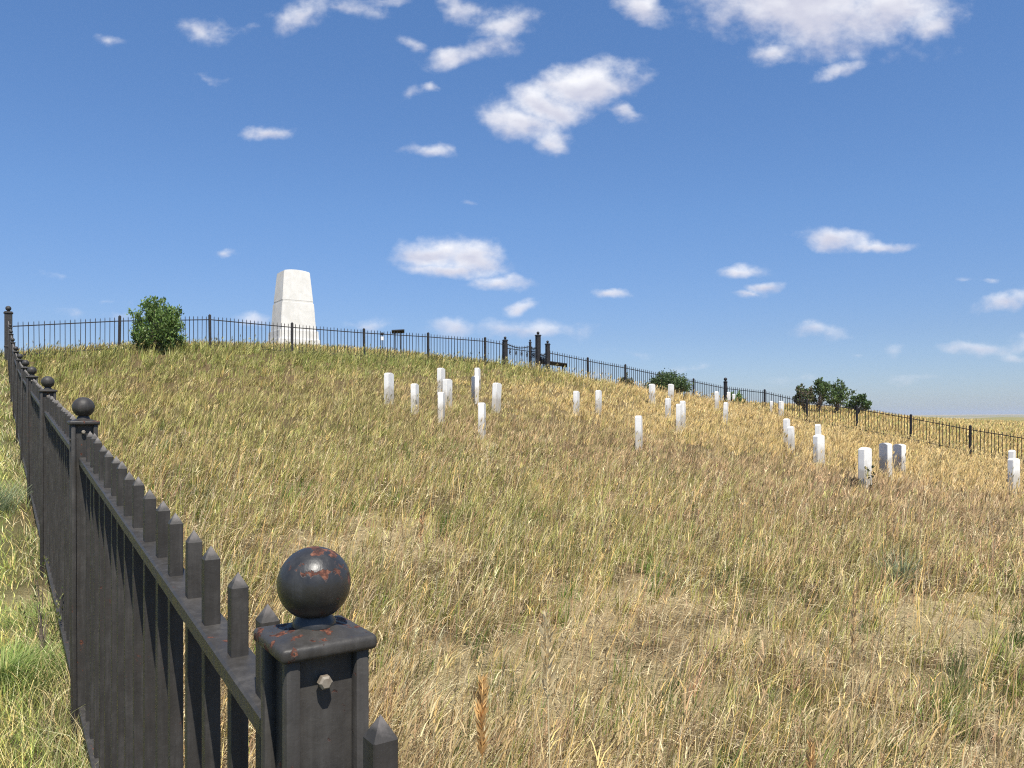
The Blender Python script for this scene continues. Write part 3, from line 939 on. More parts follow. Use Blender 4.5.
# ------------------------------------------------------------------ headstones
STONES = [  # x, y, height above soil, bearing of wide face right of the viewer, lean, label
    (-3.42, 21.42, .90, 76, 0, 'white marble headstone standing farthest left, nearest the shrub and monument'),
    (-2.57, 20.38, .80, 83, 0, 'white headstone second from the left, alone beside the leftmost headstone'),
    (-2.28, 24.75, .86, 75, 0, 'white headstone partly hidden behind a wider one in the left group of three'),
    (-1.86, 22.19, .84, 70, 0, 'wide white headstone in the middle of the left group of three'),
    (-1.76, 19.17, .80, 88, 0, 'narrow white headstone in front of the left group of three, edge on'),
    (-1.17, 26.21, .87, 82, 0, 'white headstone half hidden behind a greyer one below the gate'),
    (-1.15, 23.99, .84, -71, 0, 'greyish headstone overlapping a whiter one behind it, below the gate'),
    (-.47, 22.49, .87, 68, 3.5, 'white headstone leaning slightly to the right below the open gate'),
    (-.68, 17.46, .83, 85, -1, 'narrow white headstone edge on, lowest of those below the gate'),
    (2.03, 24.31, .78, 74, 0, 'left one of two separate white headstones level with each other mid slope'),
    (2.88, 25.61, .81, 71, 0, 'right one of two separate white headstones level with each other mid slope'),
    (5.92, 32.56, .83, 57, 0, 'white headstone just below the low dark shrub, on its left'),
    (7.19, 34.93, .83, 56, 1.5, 'white headstone just below the low dark shrub, directly under its middle'),
    (5.61, 27.72, .76, 66, 0, 'short white headstone below the two under the dark shrub'),
    (5.44, 24.56, .95, 69, 0, 'taller white headstone behind another at mid slope, rear of the touching pair'),
    (5.12, 23.66, .89, 71, 0, 'white headstone in front of a taller one at mid slope, front of the touching pair'),
    (2.99, 18.13, .83, 74, 0, 'lone white headstone low in the middle of the brown grass'),
    (9.44, 35.53, .87, 67, 0, 'slim white headstone left of the far ball-topped corner post'),
    (8.23, 29.74, .83, 66, 1.5, 'slim white headstone standing lower than those near the far corner post'),
    (11.37, 40.36, .83, 66, 0, 'small distant white headstone directly below the far corner post'),
    (12.46, 43.2, .78, 67, 0, 'tiny distant white headstone right beside the far corner post base'),
    (14.09, 41.8, .73, 64, 0, 'tiny white headstone close under the right fence, left of a larger one'),
    (14.24, 40.75, .89, 50, 0, 'white headstone close under the right fence, left of the small trees'),
    (9.08, 25.46, .86, 57, 0, 'white headstone rear of a staggered pair on the right slope'),
    (8.28, 22.81, .77, 61, 0, 'greyer short headstone front of a staggered pair on the right slope'),
    (9.23, 23.2, .93, 61, 0, 'white headstone whose top shows directly above a wider one on the right'),
    (7.85, 19.68, .80, 44, 0, 'wide white headstone hiding the lower part of the one behind it'),
    (7.24, 15.79, .87, 45, 0, 'nearest white headstone with a dark thistle growing against its front'),
    (9.36, 19.28, .83, -86, 0, 'headstone with a dark shaded left face, between the thistle and another'),
    (10.32, 20.51, .79, -86, 0, 'smaller headstone with a shaded left face, right of a similar one'),
    (14.01, 21.6, .99, 49, 0, 'narrow white headstone at the right edge, behind a wider one'),
    (12.35, 18.95, .86, 35, 0, 'wide white headstone at the right edge, in front of a narrower one'),
]


def mesh_stone(h, seed):
    rg = random.Random(seed)
    W, T, N = .40 * rg.uniform(.96, 1.04), .13, 13
    bm = bmesh.new(); bot = -.25
    def side(yy):
        pr = [bm.verts.new((-W / 2, yy, bot))]
        for k in range(N):
            a = 2 * k / (N - 1) - 1
            pr.append(bm.verts.new((a * W / 2, yy, h - .035 * a * a)))
        pr.append(bm.verts.new((W / 2, yy, bot))); return pr
    f, b = side(-T / 2), side(T / 2)
    bm.faces.new(f); bm.faces.new(b[::-1])
    n = len(f)
    for k in range(n): bm.faces.new((f[k], b[k], b[(k + 1) % n], f[(k + 1) % n]))
    bmesh.ops.recalc_face_normals(bm, faces=bm.faces)
    es = [e for e in bm.edges if e.calc_face_angle(0) > .9]
    bmesh.ops.bevel(bm, geom=es, offset=.009, segments=2, affect='EDGES')
    return finish(bm, 'headstone', 30)


for i, (x, y, h, ph, ln, lab) in enumerate(STONES):
    o = link('headstone', mesh_stone(h, i), MARBLE, None, (x, y, hz1(x, y)))
    rg = random.Random(i + 50)
    # local -Y is the wide face; it points to bearing ph right of the viewer
    o.rotation_euler = (R(rg.uniform(-1.2, 1.2)), R(ln + rg.uniform(-.8, .8)), 0)
    o.rotation_mode = 'XYZ'
    q = Matrix.Rotation(R(rg.uniform(-1, 1)), 4, 'X')
    M = Matrix.Rotation(R(ln + rg.uniform(-.7, .7)), 4, 'Y') @ Matrix.Rotation(R(ph), 4, 'Z') @ q
    o.rotation_euler = M.to_euler()
    tag(o, lab, 'headstone', 'white marble headstones scattered over the slope')

# ------------------------------------------------------------------ small signs beyond the fence
def info_panel():
    x, y = -.148 * 36.5, 36.5
    zg = hz1(x, y)
    r = empty('information_panel', (x, y, zg), R(8)); tag(r, 'small black slanted information panel on two legs behind the crest fence', 'sign')
    zp = zpx(331.5, y) - zg
    bm = bmesh.new(); bm_box(bm, 0, 0, 0, .60, .36, .06, .008, 1, Matrix.Rotation(R(-16), 4, 'X') @ Matrix.Rotation(R(-4), 4, 'Y'))
    link('panel', finish(bm, 'panel'), BLACK, r, (0, 0, zp))
    for s in (-1, 1):
        bm = bmesh.new(); bm_box(bm, 0, 0, 0, .05, .05, zp, .004); link('leg', finish(bm, 'leg'), BLACK, r, (s * .14, 0, zp / 2 - .03))


def slab_panel():
    x, y = .0535 * 41, 41.0
    zg = hz1(x, y)
    r = empty('information_panel', (x, y, zg), R(-6)); tag(r, 'long low dark panel on posts just beyond the gate', 'sign')
    zp = zpx(363.5, y) - zg
    bm = bmesh.new(); bm_box(bm, 0, 0, 0, 1.5, .55, .06, .01, 1, Matrix.Rotation(R(8), 4, 'Y') @ Matrix.Rotation(R(-14), 4, 'X'))
    link('panel', finish(bm, 'panel'), BLACK, r, (0, 0, zp))
    for s in (-1, 1):
        bm = bmesh.new(); bm_box(bm, 0, 0, 0, .08, .08, max(zp, .3), .004); link('leg', finish(bm, 'leg'), BLACK, r, (s * .5, 0, zp / 2 - .06 - s * .06))


def small_marker():
    x, y = -.1686 * 36, 36.0
    zg = hz1(x, y)
    r = empty('marker_post', (x, y, zg)); tag(r, 'small post with a white plate under a dark round top behind the crest fence', 'sign')
    zt = zpx(338.5, y) - zg; zb = zpx(334, y) - zg
    bm = bmesh.new(); bm_tube(bm, [(0, 0, -.1), (0, 0, zb)], [.02, .02], 8); link('post', finish(bm, 'post'), BLACK, r)
    bm = bmesh.new(); bm_box(bm, 0, -.03, zt, .15, .015, .17, .004); link('plate', finish(bm, 'plate'), WHITE, r)
    bm = bmesh.new(); bm_lathe(bm, [(0, zb - .07), (.05, zb - .06), (.075, zb), (.06, zb + .06), (0, zb + .08)], 14); link('finial', finish(bm, 'finial', True), BLACK, r)


info_panel(); slab_panel(); small_marker()
# ------------------------------------------------------------------ shrubs and trees
def leaves_mesh(name, P, Nrm, size, col, rng, ratio=.55):
    """rhombic leaves folded along the midrib at points P"""
    n = len(P)
    d = Nrm / np.linalg.norm(Nrm, axis=1)[:, None]
    a = rng.normal(size=(n, 3)); s = np.cross(d, a); s /= np.linalg.norm(s, axis=1)[:, None]
    up = np.cross(s, d)
    L = size[:, None]
    fold = .18 * L * ratio
    V = np.stack([P, P + d * L * .45 + s * L * ratio * .5 + up * fold, P + d * L, P + d * L * .45 - s * L * ratio * .5 + up * fold], 1)
    Lp = (np.arange(n)[:, None] * 4 + np.array([0, 1, 2, 0, 2, 3])[None]).ravel()
    S = (np.arange(n)[:, None] * 6 + np.array([0, 3])[None]).ravel()
    return raw_mesh(name, V.reshape(-1, 3), Lp, S, np.repeat(col, 4, 0))


def shrub(name, label, cat, x, y, w, h, seed, nshoots=70, leaf=.07, per=60, cols=None, base=0.0, shape='round', group=None, upright=.5, trunk=0.0):
    rng = np.random.default_rng(seed)
    zg = hz1(x, y) + base
    r = empty(name, (x, y, zg)); tag(r, label, cat, group)
    bm = bmesh.new()
    P, N, C = [], [], []
    cols = np.array(cols if cols is not None else [(.11, .18, .04), (.15, .235, .06), (.075, .13, .03), (.21, .28, .08)])
    bm_tube(bm, [(0, 0, -.15), (0, 0, .12 + trunk * h)], [.05 * w, .035 * w], 7)
    for k in range(nshoots):
        az = rng.uniform(0, 2 * math.pi)
        # end point of a shoot on an uneven crown shell
        if shape == 'round':
            el = math.asin(rng.uniform(-.85 if trunk == 0 else -.45, 1)); rad = rng.uniform(.62, 1.06) * (1 + .18 * math.sin(3 * az + seed))
            ex = w / 2 * rad * math.cos(el) * math.cos(az); ey = w / 2 * rad * math.cos(el) * math.sin(az); ez = h * (.46 + .5 * math.sin(el) * rng.uniform(.7, 1.08))
        else:
            q = math.sqrt(rng.uniform(0, 1)); ex = w / 2 * q * math.cos(az); ey = w / 2 * q * math.sin(az); ez = h * (1 - .55 * q * q) * rng.uniform(.45, 1.05)
        st = Vector((rng.normal() * .04 * w, rng.normal() * .04 * w, rng.uniform(.02, .3 + trunk) * h * (.5 + trunk)))
        en = Vector((ex, ey, max(ez, .06)))
        mid = st.lerp(en, .5) + Vector((rng.normal() * .05 * w, rng.normal() * .05 * w, .08 * h * upright))
        pts = [st, mid, en, en + (en - mid).normalized() * .10 * w * rng.uniform(.2, 1) + Vector((0, 0, .10 * h * upright * rng.uniform(0, 1.2)))]
        bm_tube(bm, pts, [.012 * w, .008 * w, .004 * w, .0015 * w], 5)
        tone = rng.uniform(.75, 1.25)
        for j in range(per):
            t = rng.uniform(.35, 1.0) ** .8
            seg = min(int(t * 3), 2); f = t * 3 - seg
            p = np.array(pts[seg].lerp(pts[seg + 1], f)) + rng.normal(size=3) * .05 * w * (1.25 - .6 * t)
            if p[2] < .02: continue
            P.append(p); N.append(np.array((p[0], p[1], .2 * h)) * .5 / w + rng.normal(size=3) * .55 + np.array((0, 0, .25 + .6 * upright)))
            C.append(cols[rng.integers(len(cols))] * tone * rng.uniform(.75, 1.3))
    P = np.array(P); N = np.array(N); C = np.clip(np.array(C), 0, 1)
    link('branches' if trunk == 0 else 'trunk', finish(bm, 'branches'), BARK, r)
    link('foliage' if trunk == 0 else 'crown', leaves_mesh('foliage', P, N, rng.uniform(.6, 1.25, len(P)) * leaf, C, rng), LEAF, r)
    return r


shrub('round_shrub', 'dense round green shrub with upright shoots in front of the crest fence', 'shrub', -12.45, 27.0, 1.62, 1.74, 11, 150, .10, 55, upright=1.0)
shrub('low_shrub', 'low dark green shrub spreading against the back fence right of the gate', 'shrub', 8.33, 41.2, 2.2, 1.2, 12, 110, .10, 60, shape='dome',
      cols=[(.075, .125, .035), (.055, .09, .027), (.11, .15, .05)])
shrub('low_shrub', 'small faded shrub just left of the low dark shrub by the back fence', 'shrub', 6.15, 41.6, .9, .75, 13, 40, .08, 40, shape='dome', cols=[(.12, .13, .05), (.16, .15, .07)])
shrub('low_shrub', 'dark green bush at the foot of the far ball-topped corner post', 'shrub', 12.62, 43.4, 1.0, .85, 14, 50, .08, 50, shape='dome')
TG = 'small trees beyond the right fence'
D = 50.0
for (px, wpx, top, lab, cols, sd, tk) in [
    (804, 18, 380, 'sparse brownish green tree at the left end of the tree clump', [(.15, .14, .075), (.10, .14, .05), (.20, .15, .11), (.075, .115, .04)], 21, .15),
    (820, 25, 374, 'dark green tree in the middle of the clump, right beside the brownish one', [(.07, .115, .035), (.095, .15, .045), (.125, .17, .06)], 22, .15),
    (837, 27, 375, 'dark green tree right of the middle of the clump beyond the right fence', [(.07, .115, .035), (.095, .15, .045), (.125, .17, .06)], 23, .15),
    (859, 20, 392, 'smaller lighter green tree at the right end of the clump', [(.08, .13, .045), (.11, .16, .06), (.06, .10, .04)], 24, .1)]:
    dd = D + (sd - 22) * .5
    x = (px - 512) / 770 * dd; zt_ = zpx(top, dd); zb_ = hz1(x, dd)
    shrub('small_tree', lab, 'tree', x, dd, wpx / 770 * dd, max((zt_ - zb_) * .86, .8), sd, 34, .16, 48, cols=cols, group=TG, upright=.7, trunk=tk)

# plants that stand out near the fence and stones
shrub('weed', 'dark leafy thistle growing against the front of the nearest headstone', 'plant', 7.20, 15.52, .26, .58, 31, 7, .06, 12, upright=1.2, cols=[(.04, .055, .025), (.055, .07, .03)])
shrub('weed', 'dry brown weed clump left of the nearest headstone', 'plant', 6.86, 15.6, .42, .36, 32, 22, .03, 28, shape='dome', cols=[(.17, .12, .07), (.11, .09, .05), (.22, .17, .10)])


# ------------------------------------------------------------------ grasses
STRAW = np.array((.48, .37, .175)); PALE = np.array((.70, .60, .37)); GREY = np.array((.46, .39, .26)); BROWN = np.array((.27, .185, .105))
RUST = np.array((.44, .28, .165)); OLIVE = np.array((.20, .20, .055)); GREEN = np.array((.145, .225, .04)); GOLD = np.array((.68, .47, .18)); DEEP = np.array((.075, .115, .026))
YGREEN = np.array((.43, .425, .115))
STRAW, PALE, GREY, BROWN, RUST, GOLD = [np.minimum(q * np.array((1.17, 1.13, 1.04)), .85) for q in (STRAW, PALE, GREY, BROWN, RUST, GOLD)]
OLIVE = OLIVE * np.array((1.25, 1.12, 1.0))
PAL = np.stack([STRAW, PALE, GREY, BROWN, RUST, OLIVE, GREEN, GOLD, DEEP, YGREEN])


def zone_weights(x, y):
    u, v = uv_of(x, y); d = np.hypot(x, y)
    n1 = fbm(x, y, 3.2, 3, 61); n2 = fbm(x, y, 1.1, 3, 62); n3 = fbm(x, y, 7, 3, 63)
    W = np.zeros((len(x), 10))
    crest = sstep(7.5, 1.6, v + 3.5 * (n3 - .5)) * sstep(27, 18, u)
    left = sstep(17, 4, u + 6 * (n3 - .5)) * sstep(4, 9, d)
    gold = sstep(12, 22, u + 6 * (n3 - .5)) * sstep(15, 23, d)
    brown = np.exp(-((d - 14.5 - 8 * (n3 - .5)) / 6) ** 2) * sstep(.28, .5, n1) * sstep(3, 11, u)
    nearz = sstep(12, 6, d)
    gp = sstep(.50, .62, n2)
    W[:, 0] = .46 - .12 * nearz; W[:, 1] = .06 + .12 * nearz; W[:, 2] = .08 + .30 * nearz; W[:, 3] = .28 + .32 * nearz; W[:, 4] = .16; W[:, 7] = .14
    W[:, 5] = .14 + .36 * gp; W[:, 6] = .02 + .22 * gp * (.3 + .7 * nearz); W[:, 8] = .10 * gp * nearz; W[:, 9] = .06 + .16 * gp
    W *= (1 - .85 * np.maximum.reduce([crest, brown, gold]))[:, None]
    W += crest[:, None] * np.array((.1, .02, 0, 0, 0, 2.0, 3.6, .0, 1.0, 4.6))
    W += left[:, None] * np.array((.55, .15, 0, .15, .10, 1.3, .30, .25, .10, 2.6))
    W += gold[:, None] * np.array((1.0, .50, 0, .25, .35, .12, 0, 3.6, 0, .45))
    mid = sstep(11, 15, u) * sstep(29, 22, u) * sstep(3, 6, v) * sstep(15, 10, v + 4 * (n3 - .5))
    W += mid[:, None] * np.array((.9, .35, 0, .1, .15, .25, 0, 1.2, 0, .9))
    W += brown[:, None] * np.array((.8, .15, .4, 1.5, 3.0, .5, 0, .2, 0, 0))
    return W / W.sum(1, keepdims=True)


def pick(rng, W, d=None):
    c = np.cumsum(W, 1); r = rng.uniform(0, 1, len(W))
    i = np.minimum((r[:, None] > c).sum(1), 9)
    col = PAL[i] * rng.uniform(.62, 1.28, (len(W), 1)) * rng.uniform(.95, 1.05, (len(W), 3))
    if d is not None:                        # far tufts blend several stems, so they differ less
        f = (.45 * sstep(10, 24, d))[:, None]; col = col * (1 - f) + (W @ PAL) * f
    return np.clip(col, .01, .8), i


def bare(x, y):
    """0 on open soil, 1 in full grass"""
    k = fbm(x, y, 1.5, 3, 31)
    b = 1 - .85 * sstep(.53, .68, k) * sstep(15, 8, np.hypot(x, y))
    for (bx, by, rx, ry, a) in BARE:
        c, s = math.cos(a), math.sin(a); dx, dy = x - bx, y - by
        q = ((dx * c + dy * s) / rx) ** 2 + ((-dx * s + dy * c) / ry) ** 2
        b = b * (1 - .93 * np.exp(-q ** 2))
    return b


def polar(rng, N, r0, r1, p, amax):
    """points at distance r0..r1 with density falling as r**-p"""
    e = 2 - p; q = rng.uniform(0, 1, N)
    r = (r0 ** e + q * (r1 ** e - r0 ** e)) ** (1 / e)
    a = rng.uniform(-amax, amax, N)
    return r * np.sin(a), r * np.cos(a)


def infield(x, y):
    u, v = uv_of(x, y)
    return (u > .06) & (u < 34.7) & (v > -.6)


def field_grass():
    rng = np.random.default_rng(7)
    acc = Acc()
    # tufts: centres first, then blades round each
    x, y = polar(rng, 42000, 1.0, 54, 1.40, R(54))
    k = infield(x, y) & (rng.uniform(0, 1, len(x)) < bare(x, y) * (.58 + .42 * sstep(4, 13, np.hypot(x, y))) * (1 - (1 - sstep(.36, .56, fbm(x, y, .75, 3, 101))) * .75 * sstep(15, 8, np.hypot(x, y)))); x, y = x[k], y[k]
    d = np.hypot(x, y)
    Wt = zone_weights(x, y)
    # each tuft leans to one palette entry
    ci, _ = pick(rng, Wt, d)
    hgt = (.14 + .24 * fbm(x, y, 2.3, 3, 71)) * rng.uniform(.6, 1.35, len(x)) * (.95 + .05 * sstep(4, 10, d))
    u, v = uv_of(x, y); hgt *= 1 + .5 * sstep(6, 1, v)
    lean0 = rng.uniform(.15, .75, len(x)); az0 = rng.normal(0, .75, len(x)) + .1
    nb = np.clip((22 * (4 / np.maximum(d, 3)) ** .35) * rng.uniform(.4, 1.5, len(d)), 5, 34).astype(int)
    rep = np.repeat(np.arange(len(x)), nb); n = len(rep)
    sp = (.028 + .0016 * d)[rep]
    bx = x[rep] + rng.normal(0, 1, n) * sp; by = y[rep] + rng.normal(0, 1, n) * sp
    keep = infield(bx, by); rep, bx, by = rep[keep], bx[keep], by[keep]; n = len(rep)
    bz = hz(bx, by) - .01
    bd = np.hypot(bx, by)
    col, idx = pick(rng, Wt[rep], bd)
    m = rng.uniform(0, 1, n) < .62 + .2 * sstep(12, 22, bd)
    col[m] = ci[rep][m] * rng.uniform(.8, 1.2, (m.sum(), 1))
    h = hgt[rep] * rng.uniform(.45, 1.25, n)
    w = np.maximum(rng.uniform(.003, .0085, n), bd / 770 * rng.uniform(.5, 1.1, n))
    az = az0[rep] + rng.normal(0, .6, n); ln = np.clip(lean0[rep] + rng.normal(0, .28, n), .02, 1.5)
    gr = np.isin(idx, (5, 6, 8, 9))[:, None]; gt = np.where(gr, .08, .28) * rng.uniform(.3, 1.2, (n, 1))
    tip = np.clip(col * (1 - gt) + PALE * gt, 0, .8)
    for lo, hi, K in ((0, 7, 4), (7, 16, 3), (16, 99, 2)):
        s = (bd >= lo) & (bd < hi)
        blades(acc, rng, bx[s], by[s], bz[s], h[s], w[s], az[s], ln[s], col[s], K, tip[s])
    # single taller stalks with pale feathery heads
    x, y = polar(rng, 20000, 1.4, 46, 1.35, R(52))
    k = infield(x, y) & (rng.uniform(0, 1, len(x)) < .25 + .75 * bare(x, y)); x, y = x[k], y[k]; d = np.hypot(x, y); n = len(x)
    z = hz(x, y); h = rng.uniform(.34, .66, n) * (.8 + .4 * fbm(x, y, 3, 2, 77)); az = rng.normal(.1, .7, n); ln = rng.uniform(.08, .55, n)
    c, _ = pick(rng, zone_weights(x, y), d); c = c * .62 + STRAW * .25 * rng.uniform(.6, 1.4, (n, 1)) + PALE * .10
    w = np.maximum(.0026, d / 770 * .42)
    blades(acc, rng, x, y, z, h, w, az, ln, c, 3, droop=.2, taper=.3)
    tx = x + np.cos(az) * h * ln * .84; ty = y + np.sin(az) * h * ln * .84; tz = z + h * (.9 - .2 * ln * .8)
    for q in range(3):
        blades(acc, rng, tx, ty, tz - .02 * q, rng.uniform(.06, .12, n), np.maximum(.008, d / 770 * .9), az + rng.normal(0, .5, n), ln + .25 + .12 * q, c * rng.uniform(.85, 1.15, (n, 1)), 2)
    # flattened dry straw lying between the tufts close to the camera
    x, y = polar(rng, 95000, 1.0, 16, 1.3, R(54))
    k = infield(x, y) & (rng.uniform(0, 1, len(x)) < .25 + .75 * bare(x, y)); x, y = x[k], y[k]; n = len(x); d = np.hypot(x, y)
    z = hz(x, y) + rng.uniform(.004, .13, n)
    c = np.where(rng.uniform(0, 1, (n, 1)) < .45, GREY, PALE) * rng.uniform(.8, 1.3, (n, 1))
    c = np.where(rng.uniform(0, 1, (n, 1)) < .5, BROWN * rng.uniform(.2, 1.0, (n, 1)), c)  # half dark brown: shadow gaps between tufts put into the straw colour
    h = rng.uniform(.02, .10, n); ln = rng.uniform(2.0, 5.0, n)
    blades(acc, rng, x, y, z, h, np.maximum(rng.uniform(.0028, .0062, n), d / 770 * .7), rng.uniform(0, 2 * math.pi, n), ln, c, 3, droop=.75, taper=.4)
    # stiff brittle stalks standing singly in the near grass
    x, y = polar(rng, 9000, 1.4, 13, 1.25, R(52)); k = infield(x, y); x, y = x[k], y[k]; n = len(x); d = np.hypot(x, y)
    sc_ = np.stack([PALE, STRAW, GREY, RUST, GOLD, BROWN])[rng.integers(6, size=n)] * rng.uniform(.7, 1.2, (n, 1))
    hh = rng.uniform(.22, .58, n); aa = rng.normal(.05, .8, n); ll = rng.uniform(.05, .65, n); zz = hz(x, y)
    blades(acc, rng, x, y, zz, hh, np.maximum(.0034, d / 770 * .55), aa, ll, sc_, 3, droop=.12, taper=.25, curl=1.1)
    q = rng.uniform(0, 1, n) < .45
    for j in range(4):
        f = .86 + .04 * j
        blades(acc, rng, (x + np.cos(aa) * hh * ll * f ** 1.1)[q], (y + np.sin(aa) * hh * ll * f ** 1.1)[q], (zz + hh * (f - .12 * ll * f ** 2.2))[q], rng.uniform(.035, .07, q.sum()), np.maximum(.006, d / 770 * .8)[q],
               (aa + rng.normal(0, 1.2, n))[q], (ll + .35)[q], sc_[q] * rng.uniform(.75, 1.15, (q.sum(), 1)), 2)
    # broad green and olive leaf clumps through the near half of the field
    x, y = polar(rng, 2600, 2.0, 17, 1.1, R(52))
    k = infield(x, y) & (fbm(x, y, 1.1, 3, 62) > .46) & (rng.uniform(0, 1, len(x)) < (.15 + .5 * (fbm(x, y, 4, 2, 88) > .5)) * sstep(13, 6, np.hypot(x, y)) + .7 * sstep(9, 3, uv_of(x, y)[0])); x, y = x[k], y[k]
    rep = np.repeat(np.arange(len(x)), rng.integers(9, 22, len(x))); n = len(rep)
    bx = x[rep] + rng.normal(0, .045, n); by = y[rep] + rng.normal(0, .045, n); bd = np.hypot(bx, by)
    gcol = np.stack([GREEN, OLIVE, DEEP, YGREEN])[rng.integers(4, size=len(x))][rep] * rng.uniform(.7, 1.25, (n, 1))
    blades(acc, rng, bx, by, hz(bx, by) - .01, rng.uniform(.12, .36, n), np.maximum(rng.uniform(.004, .009, n), bd / 770 * .9), rng.normal(.1, 1.0, n), rng.uniform(.08, .7, n), gcol, 4)
    me = acc.mesh('prairie_grass')
    o = link('prairie_grass', me, GRASS); tag(o, 'dry tawny and green prairie grass covering the enclosed slope', 'grass', kind='stuff')
    print('field grass', len(me.vertices), len(me.polygons))


def verge_grass():
    """mown grass outside the near fence on the left"""
    rng = np.random.default_rng(9)
    acc = Acc()
    x, y = polar(rng, 300000, 1.6, 34, 1.35, R(30))
    a = math.atan2(-1.6, 2.4); c, s = math.cos(-R(33)), math.sin(-R(33))
    x, y = x * c + y * s, -x * s + y * c            # swing the fan to the left
    u, v = uv_of(x, y)
    k = (u < -.05) & (u > -9); x, y, u = x[k], y[k], u[k]
    gap = fbm(x, y, .9, 3, 81)
    k = rng.uniform(0, 1, len(x)) < np.clip(.25 + 1.3 * sstep(.35, .6, gap), 0, 1); x, y, u, gap = x[k], y[k], u[k], gap[k]
    n = len(x); d = np.hypot(x, y); z = hz(x, y)
    edge = sstep(-.45, -.05, u)
    g = fbm(x, y, .7, 3, 82); dry = sstep(.42, .62, fbm(x, y, 1.3, 3, 83))
    W = np.zeros((n, 10)); W[:, 6] = 1.2; W[:, 5] = .3; W[:, 9] = .7; W[:, 0] = .10 + .5 * dry; W[:, 1] = .06 + .3 * dry + .4 * edge; W[:, 2] = .04 + .2 * edge
    W /= W.sum(1, keepdims=True)
    col, _ = pick(rng, W); col = col * np.where(edge[:, None] < .3, np.array((1.5, 1.48, 1.3)), 1.0)
    h = rng.uniform(.05, .13, n) * (.6 + .9 * g) * (1 + .5 * edge)
    w = np.maximum(rng.uniform(.0025, .005, n), d / 770 * .8)
    blades(acc, rng, x, y, z - .005, h, w, rng.uniform(0, 2 * math.pi, n), rng.uniform(.1, 1.1, n), col, 2, np.clip(col * .7 + PALE * .25, 0, .8))
    me = acc.mesh('verge_grass')
    o = link('verge_grass', me, GRASS); tag(o, 'short green and yellow grass outside the fence on the left', 'grass', kind='stuff')


def outer_grass():
    """grass over the hilltop behind the crest fence and the slope beyond the right fence"""
    rng = np.random.default_rng(10)
    acc = Acc()
    x, y = polar(rng, 210000, 24, 110, 1.5, R(42))
    u, v = uv_of(x, y)
    k = ((v < -.3) | (u > 34.9)) & (u > -9); x, y, u, v = x[k], y[k], u[k], v[k]
    # keep off the path and the monument steps
    k = np.hypot(x + 12.1, y - 42.6) > 1.5; x, y, u, v = x[k], y[k], u[k], v[k]
    k = ~((x < -13) & (np.abs(y - np.interp(x, [-30, -26, -22, -19.5, -17.6, -16.2, -14.5, -13.5], [24, 24.6, 25.4, 26.2, 28.2, 31.5, 36, 39.4])) < 1.5)); x, y, u, v = x[k], y[k], u[k], v[k]
    n = len(x); d = np.hypot(x, y); z = hz(x, y)
    q = fbm(x, y, 9, 3, 91); cr = sstep(22, 14, u)
    W = np.zeros((n, 10)); W[:, 5] = .5 + .5 * cr; W[:, 6] = .15 + .4 * cr; W[:, 9] = .5; W[:, 7] = 1.1 * sstep(.4, .6, q) + 1.6 * sstep(34, 36, u); W[:, 0] = .5; W[:, 8] = .15 * cr; W[:, 3] = .15
    W /= W.sum(1, keepdims=True)
    col, _ = pick(rng, W)
    h = rng.uniform(.14, .38, n) * (.7 + .6 * q)
    w = d / 770 * rng.uniform(.6, 1.2, n)
    blades(acc, rng, x, y, z - .01, h, w, rng.normal(0, 1, n), rng.uniform(.05, .8, n), col, 2, np.clip(col * .7 + PALE * .25, 0, .8))
    me = acc.mesh('hilltop_grass')
    o = link('hilltop_grass', me, GRASS); tag(o, 'mixed green and golden grass beyond the thin fences', 'grass', kind='stuff')


def soil_clods():
    """crumbs of dry earth and small stones on the open sandy spots"""
    rng = np.random.default_rng(12)
    base = np.array([(1, 0, 0), (-1, 0, 0), (0, 1, 0), (0, -1, 0), (0, 0, 1), (0, 0, -1)], float)
    tri = np.array([(0, 2, 4), (2, 1, 4), (1, 3, 4), (3, 0, 4), (2, 0, 5), (1, 2, 5), (3, 1, 5), (0, 3, 5)])
    X, Y = [], []
    for (bx, by, rx, ry, a) in BARE:
        m = int(2600 * rx * ry + 120); p = rng.normal(0, .75, (m, 2)) * (rx, ry); c, s = math.cos(a), math.sin(a)
        X.append(bx + p[:, 0] * c - p[:, 1] * s); Y.append(by + p[:, 0] * s + p[:, 1] * c)
    x, y = np.concatenate(X), np.concatenate(Y); n = len(x)
    r = .004 + .013 * rng.uniform(0, 1, n) ** 3
    V = base[None] * (1 + rng.normal(0, .22, (n, 6, 1))) * r[:, None, None] * np.array((1.1, .95, .6)) + rng.normal(0, .15, (n, 6, 3)) * r[:, None, None]
    V += np.stack([x, y, hz(x, y) + r * .3], -1)[:, None]
    L = (np.arange(n)[:, None] * 6 + tri.ravel()[None]).ravel()
    c = np.array((.52, .41, .25)) * rng.uniform(.6, 1.2, (n, 1))
    me = raw_mesh('soil_clods', V.reshape(-1, 3), L, np.arange(n * 8) * 3, np.repeat(c, 6, 0))
    o = link('soil_clods', me, SOIL); tag(o, 'crumbs of dry tan soil and small stones on the bare spots', 'soil', kind='stuff')


field_grass(); verge_grass(); outer_grass(); soil_clods()


